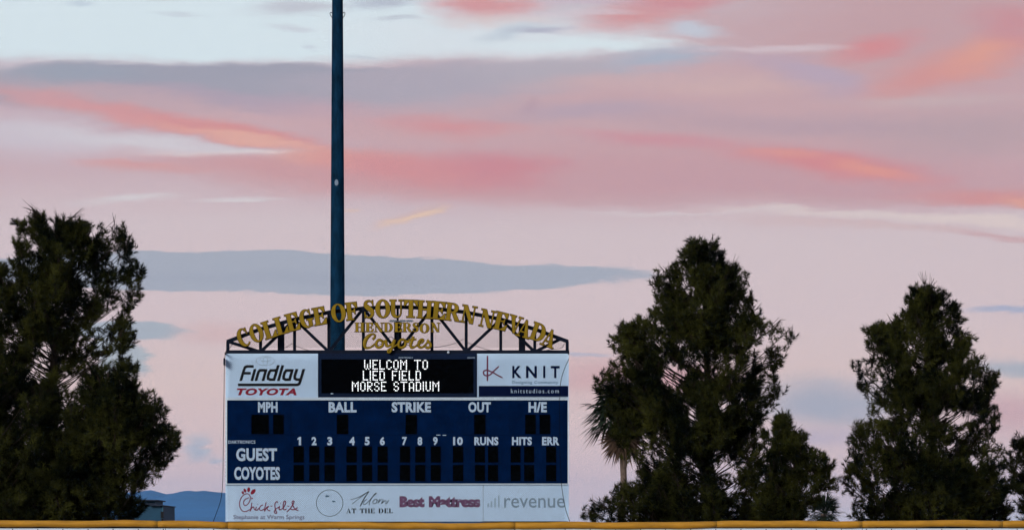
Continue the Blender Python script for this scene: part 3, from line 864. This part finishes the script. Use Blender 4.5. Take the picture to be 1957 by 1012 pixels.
stroke('script_lettering', [za(p) for p in (
    [(-140, 303), (-60, 285), (10, 250), (70, 215), (105, 200), (60, 260), (20, 330), (-10, 395)], [(-115, 360), (-40, 300), (40, 240), (100, 203)],
    [(75, 300), (40, 330), (30, 365), (60, 365), (110, 320), (160, 260), (205, 225), (190, 222), (140, 290), (110, 350), (115, 380)],
    [(190, 300), (160, 330), (165, 360), (200, 350), (215, 310), (195, 300), (225, 320)],
    [(250, 295), (225, 355), (250, 320), (285, 300)], [(300, 300), (270, 360), (310, 325), (335, 320), (330, 360), (345, 355), (370, 310)])],
    [(0.8, 0.9, 1.0, 1.2, 1.2, 1.6, 2.0, 1.6), 0.8, 1.0, 1.0, 1.0, 1.0], YS, M_black, low1, sub=4)
mb = MB()
for ch, px, w in (('A', 666.2, 10.2), ('T', 676.3, 9), ('T', 692, 9), ('H', 702.2, 10.5), ('E', 712.2, 8.2), ('D', 728, 10), ('E', 738, 8.2), ('L', 746.8, 8)):
    c_ = P(px, 975, YS); gw = GL[ch][0]
    glyph(mb, ch, lambda x, y, c_=c_, w=w, gw=gw: (c_.x + (x / gw - 0.5) * w * KS, c_.z + (y - 0.5) * 9.4 * KS), YS - 0.012, YS - 0.0002, -0.02, 0.0008)
mb.build('lettering', M_black, low1)
text('Best', 763.5, 811.5, 947, 968.5, YS, M_mauve, low1, bold=0.075)
text('Mattress', 819.5, 918, 947, 968.5, YS, M_mauve, low1, bold=0.075)
text('revenue', 963.5, 1079.5, 950.5, 969.3, YS - 0.003, M_greyprint, low2, bold=0.004)
for x0, h in ((931.5, 8), (937.5, 12), (944.5, 18), (951.5, 23)):
    panel('bar_print', x0, x0 + 3.4, 968.5 - h, 968.5, YS - 0.0055, YS - 0.0032, M_paleprint, low2)

# ------------------------------------------------------------------ protective net hung in front of the board
net = thing('safety_net', 'dark mesh safety net hanging from the truss over the front of the scoreboard', 'net', (P(760, 0, YS).x, YS - 0.35, 0))
YN = YS - 0.055
def net_top(px): return arc_y(min(1084, max(436, px)))
mb = MB()
pitch, r_ = 3.55, 0.0026
def net_strands(y_plane, lo_y, hi_fn, x_lo, x_hi):
    for sgn in (1, -1):
        c0 = x_lo - 420
        while c0 < x_hi + 420:
            run = []
            for k in range(0, 61):
                t = k / 60
                yy = 1000 - t * 420
                xx = c0 + sgn * (t * 420 if sgn > 0 else t * 420) + (0 if sgn > 0 else 0)
                wob = 1.6 * math.sin(xx * 0.021 + yy * 0.013) + 0.9 * math.sin(yy * 0.05 + xx * 0.006)
                if x_lo <= xx <= x_hi and yy >= hi_fn(xx) and yy <= lo_y:
                    q = P(xx + wob * 0.6, yy + wob * 0.4, YS)
                    run.append(Vector((q.x, y_plane - 0.02 * (1 + math.sin(xx * 0.012 + yy * 0.017)), q.z)))
                else:
                    if len(run) > 1: mb.tube(run, r_, 3)
                    run = []
            if len(run) > 1: mb.tube(run, r_, 3)
            c0 += pitch * 1.0
net_strands(YN, 668, net_top, 437, 1083)
mb.build('truss_mesh', M_net, net)['kind'] = 'stuff'
mb = MB(); r_ = 0.0021
YN2 = YS - 0.30
net_strands(YN2, 1000, lambda x: 676, 431, 1086)
mb.build('front_mesh', M_net, net)['kind'] = 'stuff'
ropes = [
    [(437, 668), (441, 663), (446, 657), (454, 659), (466, 664), (478, 669)],
    [(541, 666), (548, 663), (554, 659.5), (558.5, 656.5), (565, 660.5), (577, 665), (592, 670)],
    [(700, 665), (716, 662), (730, 656), (741, 648), (747, 643.5), (754, 648), (765, 655), (790, 661), (815, 663.5), (840, 662.5), (862, 658), (878, 652), (886, 648), (892, 653.5), (905, 659), (922, 665), (940, 670)],
    [(1040, 670), (1056, 667), (1072, 665), (1076, 661), (1079, 656)],
    [(1087, 686), (1081, 699), (1076, 712), (1072, 727), (1070, 741)],
    [(1070, 741), (1069, 800), (1070, 870), (1072, 912), (1074, 935), (1079, 965), (1084, 983), (1091, 1001)],
    [(432.5, 672), (430.5, 690), (430, 712), (429.5, 760), (428.6, 820), (427.5, 905), (426, 936), (422.5, 958), (414.5, 981), (408, 998)],
]
for i, pts in enumerate(ropes):
    yy = YS - 0.33 if i >= 4 else YS - 0.085
    mb = MB(); mb.tube([Vector((p.x, yy, p.z)) for p in smooth_path([P(a, b, YS) for a, b in pts], 5)], 0.0085 if i < 4 else 0.010, 5)
    mb.build('border_rope', M_rope, net)
mb = MB(); a, b = P(428.4, 698, YS), P(430.8, 685, YS)
mb.box(a.x, b.x, YS - 0.34, YS - 0.05, a.z, b.z); mb.build('rope_clamp', M_steel, net)
for x in (431.5, 1086.5):
    q = P(x, 676, YS); MB().box(q.x - 0.015, q.x + 0.015, YS - 0.33, YS - 0.012, q.z - 0.02, q.z + 0.02).build('net_bracket', M_steel, net)

# ------------------------------------------------------------------ floodlight pole behind the board
YP = 130.0
pole_base = P(645, 0, YP)
lp = thing('light_pole', 'tall tapering dark blue steel light pole rising behind the scoreboard', 'pole', (pole_base.x, YP, 0))
zA, zB = P(0, 570, YP).z, P(0, 0, YP).z
rA, rB = 13.8 * YP / F, 10.4 * YP / F
def prad(z): return rA + (rB - rA) * (z - zA) / (zB - zA)
mb = MB()
zs = [0, 3, 6, 9.5, 13, 16, 19, 22, 25]
mb.tube([(pole_base.x, YP, z) for z in zs], [prad(z) for z in zs], 28)
mb.build('shaft', M_pole, lp, True)
MB().tube([(pole_base.x, YP, 0), (pole_base.x, YP, 0.06)], 0.52, 20).build('base_plate', M_steel, lp)
for s_ in (-1, 1):
    z = P(0, 29, YP).z; x = pole_base.x + s_ * (prad(z) - 0.005)
    pts = [Vector((x + s_ * dx, YP, z + dz)) for dx, dz in ((0, 0.05), (0.03, 0.085), (0.062, 0.07), (0.066, 0.02), (0.045, -0.03), (0.012, -0.075), (0.0, -0.11))]
    mb = MB(); mb.tube(smooth_path(pts, 4), 0.011, 6); mb.build('cable_hook', M_steel, lp)
q = P(643.6, 350, YP); zr = prad(q.z)
ring = [(q.x + 0.062 * math.cos(R(t)), q.z + 0.105 * math.sin(R(t))) for t in range(0, 360, 24)]
MB().prism(ring, YP - zr - 0.02, YP - zr + 0.03).build('hand_hole_cover', M_badge, lp)

# ------------------------------------------------------------------ outfield fence
YF = 118.0
KF = YF / F
fence = thing('outfield_fence', 'white outfield fence with a padded yellow top cap along its length', 'fence', (0, YF, 0))
def cap_y(px):
    return 1000.5 + 1.3 * math.sin((px - 380) / 300.0) + 0.8 * math.sin(px / 61.0) + 0.45 * math.sin(px / 23.0 + 1) + 2.2 / (1 + math.exp(-(px - 420) / 90.0)) - 1.2 / (1 + math.exp(-(px - 1250) / 120.0))
joints = [-900, -365, -180, 302, 436, 985, 1370, 1648, 1916, 2314, 2800]
for i in range(len(joints) - 1):
    x0, x1 = joints[i], joints[i + 1]
    n = max(6, int((x1 - x0) / 12))
    pts, rad = [], []
    for k in range(n + 1):
        px = x0 + (x1 - x0) * k / n
        pts.append(P(px, cap_y(px), YF))
        rr = 6.6 * KF * (1 + 0.03 * math.sin(px / 17.0) + 0.02 * math.sin(px / 7.3))
        if k in (0, n): rr *= 0.93
        rad.append(rr)
    mb = MB(); mb.tube(pts, rad, 18); mb.build('yellow_cap', M_yellow, fence, True)
seams = [-1018, -351, 316, 983, 1648, 2315, 2980]
for i in range(len(seams) - 1):
    a, b = P(seams[i] + 0.5, 0, YF), P(seams[i + 1] - 0.5, 1009, YF)
    MB().box(a.x, b.x, YF + 0.02, YF + 0.06, 0.0, P(0, 1008.6, YF).z).build('fence_panel', M_fence, fence)
    c = P(seams[i + 1], 0, YF)
    MB().box(c.x - 0.035, c.x + 0.035, YF + 0.065, YF + 0.14, 0.0, P(0, 1001, YF).z).build('fence_post', M_steel, fence)
MB().box(P(-1018, 0, YF).x, P(2980, 0, YF).x, YF + 0.062, YF + 0.064, 0.0, P(0, 1006, YF).z).build('gap_shade_sheet', M_steel, fence)  # dark sheet added behind the panels for the shadow line under the cap
px = -1010 + 26
while px < 2975:
    q = P(px, 1010.2, YF)
    MB().tube([(q.x, YF + 0.021, q.z), (q.x, YF + 0.008, q.z)], 0.016, 6).build('screw', M_steel, fence)
    px += 48

# ------------------------------------------------------------------ trees
def raw_mesh(name, tri_verts, m, parent):
    """a part made of loose triangles, tri_verts (n, 3, 3)"""
    l = np.array(root_loc(parent)[:])
    v = (tri_verts - l).astype(np.float32).reshape(-1, 3)
    n = len(v)
    me = bpy.data.meshes.new(name)
    me.vertices.add(n); me.vertices.foreach_set('co', v.ravel())
    me.loops.add(n); me.loops.foreach_set('vertex_index', np.arange(n, dtype=np.int32))
    me.polygons.add(n // 3); me.polygons.foreach_set('loop_start', np.arange(0, n, 3, dtype=np.int32))
    me.update(calc_edges=True)
    me.materials.append(m)
    o = bpy.data.objects.new(name, me); col.objects.link(o); o.parent = parent
    return o

def unit(a): return a / np.maximum(1e-9, np.linalg.norm(a, axis=-1, keepdims=True))

def pine(label, Y0, trunk, prof, n_in, holes=(), dens=1.0, group='pine trees behind the outfield fence', depth=0.8, seed=1):
    r = np.random.default_rng(seed)
    k = Y0 / F
    (tx0, tx1, ty1, tr) = trunk                     # pixel x at the ground and at the top, top y, base radius in m
    zg = lambda y: EYE + (HORIZON - y) * k
    base_y = HORIZON + EYE / k
    tx = lambda y: np.interp(y, [ty1, base_y], [tx1, tx0])
    root = thing('pine_tree', label, 'tree', ((tx0 - CX) * k, Y0, 0), group)
    py = np.array([p[0] for p in prof], float); pl = np.array([p[1] for p in prof], float); pr = np.array([p[2] for p in prof], float)
    # boughs end in separate tufts: the outline is cut by notches between them
    pa, pb2 = r.uniform(0, 6.28, 2)
    cut = lambda y, ph: (0.5 + 0.5 * np.sin(2 * math.pi * np.asarray(y) / 36.0 + ph + 1.9 * np.sin(np.asarray(y) / 27.0 + ph))) ** 2.5
    amp = lambda y: np.minimum(20.0, 0.14 * (np.interp(y, py, pr) - np.interp(y, py, pl)))
    Lf = lambda y: np.interp(y, py, pl) + amp(y) * cut(y, pa) - 2
    Rf = lambda y: np.interp(y, py, pr) - amp(y) * cut(y, pb2) + 2
    clumps = []
    y = py[0] + 6
    while y < py[-1]:
        for side in (-1, 1):
            rad = r.uniform(0.26, 0.46)
            e = Lf(y) + rad / k * 0.6 if side < 0 else Rf(y) - rad / k * 0.6
            if Rf(y) - Lf(y) < 2 * rad / k: e = (Lf(y) + Rf(y)) / 2
            clumps.append((e, y + r.uniform(-4, 4), r.normal(0, 0.9), rad))
        y += r.uniform(13, 20)
    ys = np.linspace(py[0] + 8, py[-1], 200); wts = (Rf(ys) - Lf(ys)) * (1 + 0.5 * (ys > 930)); wts = wts / wts.sum()
    for i in range(n_in):
        y = r.choice(ys, p=wts) + r.uniform(-3, 3)
        hw = (Rf(y) - Lf(y)) / 2; cx = (Rf(y) + Lf(y)) / 2
        th, ra = r.uniform(0, 2 * math.pi), math.sqrt(r.uniform(0.05, 0.95))
        rad = r.uniform(0.42, 0.70)
        clumps.append((cx + ra * math.cos(th) * max(0, hw - rad / k * 0.6), y, ra * math.sin(th) * hw * k * depth, rad))
    limbs = MB()
    n_t = 12
    zt = zg(ty1)
    pts = [Vector(((tx(base_y + (ty1 - base_y) * i / n_t) - CX) * k + 0.06 * math.sin(i * 1.3 + seed), Y0 + 0.06 * math.cos(i * 1.7), zt * i / n_t)) for i in range(n_t + 1)]
    limbs.tube(pts, [tr * (1 - 0.93 * (i / n_t) ** 0.85) + 0.012 for i in range(n_t + 1)], 10)
    P0, D0 = [], []
    for (cx, cy, cd, rad) in clumps:
        skip = False
        for (hx, hy, ha, hb) in holes:
            if ((cx - hx) / ha) ** 2 + ((cy - hy) / hb) ** 2 < 1.0: skip = True
        if skip: continue
        Yc = Y0 + cd
        c = np.array(((cx - CX) * k, Yc, zg(cy)))
        # limb from the trunk
        dist = math.hypot(c[0] - (tx(cy) - CX) * k, cd)
        za = max(1.2, min(c[2] - 0.2, c[2] - 0.62 * dist))
        ya = HORIZON - (za - EYE) / k
        if ya < ty1: za = zt - 0.1; ya = ty1
        A = Vector(((tx(ya) - CX) * k, Y0, za)); B = Vector(c)
        mid = A.lerp(B, 0.55) + Vector((r.normal(0, .08), r.normal(0, .08), -0.06 * dist * r.uniform(0.0, 1.0)))
        bp = smooth_path([A, mid, B + Vector((0, 0, rad * 0.5))], 4)
        r0 = 0.011 + 0.0055 * dist
        limbs.tube(bp, [r0 * (1 - 0.72 * i / (len(bp) - 1)) for i in range(len(bp))], 5)
        n = max(5, int(19 * dens * (rad / 0.45) ** 2 * r.uniform(0.75, 1.2)))
        u = unit(r.normal(size=(n, 3)))
        out = np.array((c[0] - (tx(cy) - CX) * k, cd, 0.0)); out = out / max(0.5, np.linalg.norm(out))
        axis = unit(out * r.uniform(0.0, 0.7) + np.array((0, 0, 0.9)) + r.normal(0, 0.2, 3))
        along = r.uniform(-1, 1, (n, 1))
        p = c + axis * along * rad * 1.15 + u * (rad * 0.72 * r.uniform(0.2, 1.0, (n, 1)) ** 0.55) * (1 - 0.45 * np.maximum(0, along))
        d = unit(u * 0.75 + np.array((0, 0, 0.75)) + out * 0.2 + r.normal(0, 0.25, (n, 3)))
        p = p - d * 0.12
        # twigs that carry the shoots
        for j in range(0, n, 2):
            limbs.tube([Vector(c) + Vector((0, 0, rad * 0.2)), Vector(p[j])], [0.012, 0.006], 3)
        P0.append(p); D0.append(d)
    p, d = np.concatenate(P0), np.concatenate(D0)
    tip = p + d * 0.3
    ppx = CX + tip[:, 0] * F / tip[:, 1]; ppy = HORIZON - (tip[:, 2] - EYE) * F / tip[:, 1]
    keep = (ppx > Lf(ppy) - 3) & (ppx < Rf(ppy) + 3) & (ppy > py[0] + 5)
    for (hx, hy, ha, hb) in holes:
        inside = ((ppx - hx) / ha) ** 2 + ((ppy - hy) / hb) ** 2 < 1.0
        keep &= ~(inside & (r.uniform(size=len(ppx)) < 0.93))
    p, d = p[keep], d[keep]
    n = len(p); nn = 58
    ln = r.uniform(0.20, 0.44, (n, 1, 1))
    t = r.uniform(0, 1, (n, nn, 1))
    a = unit(np.cross(d, unit(r.normal(size=(n, 3)))))[:, None, :]
    b = np.cross(d[:, None, :], a)
    ph = r.uniform(0, 2 * math.pi, (n, nn, 1))
    sp = np.radians(66 - 36 * t ** 1.5 + r.normal(0, 9, (n, nn, 1)))
    nd = d[:, None, :] * np.cos(sp) + (a * np.cos(ph) + b * np.sin(ph)) * np.sin(sp)
    nd = unit(nd + np.array((0, 0, -0.08)))
    q = p[:, None, :] + d[:, None, :] * (t * ln)
    L = r.uniform(0.13, 0.205, (n, nn, 1))
    wv = unit(np.cross(nd, r.normal(size=(n, nn, 3)))) * r.uniform(0.008, 0.014, (n, nn, 1))
    tri = np.stack([q - wv, q + wv, q + nd * L], axis=2).reshape(-1, 3, 3)
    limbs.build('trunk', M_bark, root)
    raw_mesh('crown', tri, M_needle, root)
    return root

mid_prof = [(452, 1333, 1352), (458, 1318, 1370), (472, 1312, 1376), (478, 1300, 1386), (492, 1298, 1386), (500, 1278, 1384), (510, 1274, 1412), (517, 1245, 1424),
            (530, 1240, 1428), (548, 1240, 1430), (560, 1248, 1436), (572, 1250, 1441), (582, 1246, 1432), (590, 1250, 1450), (603, 1222, 1458), (612, 1214, 1462),
            (618, 1170, 1512), (628, 1163, 1528), (640, 1160, 1535), (652, 1164, 1528), (664, 1168, 1516), (676, 1182, 1512), (688, 1180, 1502), (697, 1142, 1500),
            (712, 1136, 1492), (730, 1135, 1486), (742, 1138, 1502), (756, 1145, 1500), (770, 1156, 1490), (785, 1160, 1468), (800, 1158, 1466), (820, 1160, 1470),
            (850, 1172, 1480), (868, 1185, 1490), (880, 1206, 1490), (900, 1212, 1496), (910, 1206, 1500), (920, 1198, 1500), (935, 1165, 1505), (950, 1152, 1510), (960, 1128, 1515), (975, 1112, 1530), (1004, 1105, 1540)]
pine('tall pointed dark pine with a fan palm against its flank', 141.0, (1355, 1347, 462, 0.27), mid_prof, 300,
     holes=((1285, 715, 22, 26), (1322, 790, 9, 26), (1382, 770, 12, 16), (1318, 885, 16, 18), (1385, 892, 26, 14), (1405, 930, 34, 10), (1300, 655, 10, 12), (1312, 545, 9, 16),
            (1345, 585, 7, 12), (1400, 690, 10, 16), (1330, 948, 14, 7), (1440, 950, 20, 6), (1200, 900, 14, 22)), seed=5)
low_prof = [(783, 1492, 1500), (792, 1484, 1508), (805, 1480, 1512), (815, 1476, 1512), (822, 1474, 1530), (838, 1470, 1540), (852, 1466, 1548), (864, 1462, 1572), (878, 1460, 1588), (895, 1456, 1596),
            (912, 1452, 1602), (930, 1450, 1592), (945, 1446, 1574), (960, 1440, 1556), (980, 1436, 1545), (1004, 1430, 1538)]
pine('low broad pine pressed against the tall pointed pine, opposite the fan palm', 139.0, (1500, 1497, 795, 0.15), low_prof, 52,
     holes=((1512, 885, 12, 9), (1480, 940, 30, 10), (1540, 930, 14, 8), (1530, 905, 8, 8)), dens=0.85, seed=9)
right_prof = [(540, 1758, 1770), (548, 1750, 1776), (556, 1736, 1806), (566, 1730, 1812), (576, 1729, 1838), (590, 1727, 1842), (600, 1713, 1843), (614, 1712, 1842), (616, 1660, 1836),
              (626, 1655, 1832), (632, 1653, 1862), (646, 1652, 1869), (660, 1654, 1868), (672, 1660, 1870), (682, 1662, 1878), (690, 1634, 1880), (700, 1624, 1884), (708, 1622, 1912),
              (722, 1626, 1914), (738, 1632, 1912), (752, 1650, 1908), (764, 1648, 1906), (776, 1654, 1904), (786, 1668, 1908), (796, 1672, 1914), (803, 1640, 1917), (812, 1634, 1918), (822, 1622, 1914),
              (832, 1614, 1912), (850, 1616, 1916), (872, 1618, 1922), (890, 1608, 1930), (900, 1600, 1940), (915, 1592, 1950), (935, 1596, 1950), (945, 1620, 1940), (958, 1634, 1932), (975, 1628, 1936), (1004, 1622, 1952)]
pine('pine with upswept tufted boughs beside the small fan palm top', 145.0, (1790, 1768, 556, 0.25), right_prof, 240,
     holes=((1830, 793, 46, 13), (1864, 878, 10, 14), (1690, 930, 14, 14), (1650, 945, 18, 9), (1820, 850, 18, 9), (1735, 660, 14, 12), (1745, 700, 10, 12), (1845, 730, 20, 10),
            (1690, 790, 24, 12), (1700, 845, 18, 10), (1740, 930, 14, 8), (1680, 735, 12, 8)), seed=12)
edge_prof = [(826, 1944, 1962), (836, 1930, 1990), (850, 1924, 2020), (875, 1918, 2040), (900, 1920, 2050), (925, 1932, 2055), (950, 1938, 2060), (1004, 1950, 2060)]
pine('small pine crowding the outer flank of the upswept tufted pine', 148.0, (2010, 1995, 830, 0.15), edge_prof, 26, seed=14)
left_prof = [(403, 62, 74), (412, 56, 84), (424, 26, 178), (430, 22, 236), (440, 20, 240), (450, 22, 256), (462, 26, 254), (472, 34, 262), (486, 40, 268), (498, -8, 272), (515, -20, 276), (532, -50, 272),
             (542, -70, 281), (556, -90, 281), (570, -110, 276), (582, -120, 258), (598, -130, 240), (608, -140, 260), (625, -150, 262), (645, -150, 260), (665, -150, 252), (690, -160, 256),
             (705, -170, 268), (722, -170, 274), (745, -180, 270), (780, -190, 268), (850, -200, 268), (920, -200, 250), (940, -190, 240), (1004, -180, 235)]
pine('massive broad crowned dark pine, the largest of the pines', 143.0, (95, 110, 415, 0.32), left_prof, 340,
     holes=((52, 580, 9, 7), (128, 492, 10, 9), (222, 500, 12, 10), (235, 548, 24, 7), (112, 585, 6, 7), (150, 588, 7, 6), (195, 475, 7, 7), (99, 425, 9, 20), (182, 430, 8, 18), (65, 470, 6, 8)),
     dens=1.15, seed=21)
front_prof = [(700, 205, 222), (712, 190, 236), (735, 170, 270), (758, 150, 300), (766, 140, 318), (780, 130, 316), (795, 120, 318), (808, 110, 336), (825, 100, 343), (845, 90, 347), (862, 80, 344),
              (878, 70, 338), (892, 60, 320), (908, 50, 314), (920, 40, 302), (932, 30, 268), (940, 20, 246), (950, 10, 276), (965, 0, 282), (980, 0, 270), (1004, 0, 256)]
pine('lower spreading pine before the massive pine, reaching over the flat roofed building', 137.0, (170, 205, 712, 0.2), front_prof, 110,
     holes=((150, 955, 10, 6), (172, 962, 8, 5), (108, 905, 6, 5)), dens=1.1, seed=23)
corner_prof = [(690, 0, 24), (700, -20, 40), (720, -50, 62), (750, -70, 72), (800, -80, 80), (900, -90, 80), (1004, -90, 70)]
pine('rounded low pine against the massive pine, on the side away from the scoreboard', 136.0, (-20, -5, 700, 0.18), corner_prof, 60, dens=1.1, seed=29)

# ------------------------------------------------------------------ palms
def palm(label, Y0, px, crown_y, reach, tr, n_leaf, skirt, seed, droop=0.35):
    r = np.random.default_rng(seed)
    k = Y0 / F
    c = P(px, crown_y, Y0)
    root = thing('palm_tree', label, 'tree', (c.x, Y0, 0), 'palm trees among the pines')
    mb = MB()
    pts = [Vector((c.x + 0.04 * math.sin(i), Y0, c.z * i / 12)) for i in range(13)]
    mb.tube(pts, [tr * (1.25 - 0.3 * i / 12) * (1 + 0.05 * (i % 2)) for i in range(13)], 10)
    mb.build('trunk', M_palmbark, root)
    def leaf(dirv, size, mtl, name, drop):
        dirv = Vector(dirv).normalized()
        base = c + Vector((0, 0, 0.1))
        hub = base + dirv * size * 0.45 + Vector((0, 0, -0.08 * size))
        side = dirv.cross(Vector((0, 0, 1)))
        side = side.normalized() if side.length > 0.05 else Vector((1, 0, 0))
        upv = side.cross(dirv).normalized()
        tris = []
        stem_ = MB(); stem_.tube([base, hub], [0.022, 0.014], 4)
        nb = 22
        for i in range(nb):
            an = R(-105 + 210 * i / (nb - 1)) + r.normal(0, 0.03)
            dv = (dirv * math.cos(an) + side * math.sin(an)).normalized()
            L = size * (0.78 - 0.18 * abs(an) / 1.8) * r.uniform(0.85, 1.08)
            w = upv.cross(dv).normalized() * (0.028 * size + 0.008)
            m1 = hub + dv * L * 0.55 + upv * 0.03 * math.cos(3 * i)
            tip = hub + dv * L + Vector((0, 0, -drop * L * r.uniform(0.5, 1.3)))
            tris += [(hub, m1 - w, m1 + w), (m1 - w, m1 + w, tip)]
        v = list(stem_.v); f = list(stem_.f)
        for t_ in tris:
            j = len(v); v += [tuple(x) for x in t_]; f.append((j, j + 1, j + 2))
        obj(name, v, f, mtl, root)
    for i in range(n_leaf):
        th = 2.399 * i + r.uniform(-.2, .2)
        ph = R(-28 + 105 * ((i + 0.5) / n_leaf))
        leaf((math.cos(th) * math.cos(ph), math.sin(th) * math.cos(ph), math.sin(ph)), reach * r.uniform(0.85, 1.08), M_frond, 'frond', droop)
    for i in range(skirt):
        th = 2.399 * i
        leaf((0.28 * math.cos(th), 0.28 * math.sin(th), -1), reach * r.uniform(0.7, 1.0), M_deadfrond, 'dead_frond', 0.1)
    return root
palm('fan palm with a hanging skirt of dead fronds beside the tall pointed pine', 147.5, 1190, 800, 1.55, 0.115, 34, 14, 3)
palm('small fan palm top showing over the fence between two pines', 200.0, 1575, 981, 1.05, 0.16, 26, 4, 4, 0.15)

# ------------------------------------------------------------------ far building beyond the left pines
YB = 230.0
KB = YB / F
bl = thing('flat_roofed_building', 'blue grey flat roofed building with stepped roof slabs beyond the pines', 'building', (P(285, 0, YB).x, YB + 4, 0))
def bbox(name, x0, x1, y0, y1, d0, d1, m, parent):
    a, b = P(x0, y1, YB), P(x1, y0, YB)
    return MB().box(a.x, b.x, YB + d0, YB + d1, max(0.0, a.z), b.z).build(name, m, parent)
wl = bbox('wall', 236, 311.5, 965.8, 1105, 0, 8, M_wall, bl)
rf = bbox('roof', 287, 313, 964.2, 965.8, -0.3, 8.3, M_roof, bl)
wl2 = bbox('upper_wall', 262, 291, 955.5, 966, 2.0, 7, M_wall, bl)
bbox('roof', 259, 294.5, 960.2, 962.6, 1.6, 1.99, M_roof, bl)
bbox('roof', 258, 295, 953.2, 955.4, 1.5, 7.5, M_roof, bl)
bbox('corner_trim', 309.6, 311.8, 966, 1000, -0.06, -0.002, mat('trim_teal', (0.02, 0.10, 0.16), 0.7), bl)
pb_ = thing('vent_stack', 'short black vent stack standing beside the flat roofed building', 'vent', (P(316, 0, YB).x, YB - 2, 0))
q = P(316, 977, YB)
MB().tube([(q.x, YB - 2, 0), (q.x, YB - 2, P(0, 990, YB).z)], 0.05, 8).build('stand', M_black, pb_)
MB().box(q.x - 0.085, q.x + 0.085, YB - 2.1, YB - 1.9, P(0, 989.5, YB).z, q.z).build('housing', M_black, pb_)
MB().box(q.x - 0.1, q.x + 0.1, YB - 2.12, YB - 1.88, P(0, 992, YB).z, P(0, 991, YB).z).build('collar', M_black, pb_)

# ------------------------------------------------------------------ haze
hz = MB().box(-17000, 17000, -400, 27000, -1.0, 460.0).build('haze', None)
hz.data.materials.clear()
hm = bpy.data.materials.new('haze_air'); hm.use_nodes = True
t = hm.node_tree; t.nodes.clear()
ou = t.nodes.new('ShaderNodeOutputMaterial'); pv = t.nodes.new('ShaderNodeVolumePrincipled')
pv.inputs['Color'].default_value = (0.34, 0.64, 1.0, 1)
pv.inputs['Density'].default_value = 2.5e-5
t.links.new(pv.outputs[0], ou.inputs['Volume'])
hz.data.materials.append(hm)
hz['kind'] = 'stuff'

# the letter source is not part of the place
bpy.data.objects.remove(SFO, do_unlink=True)
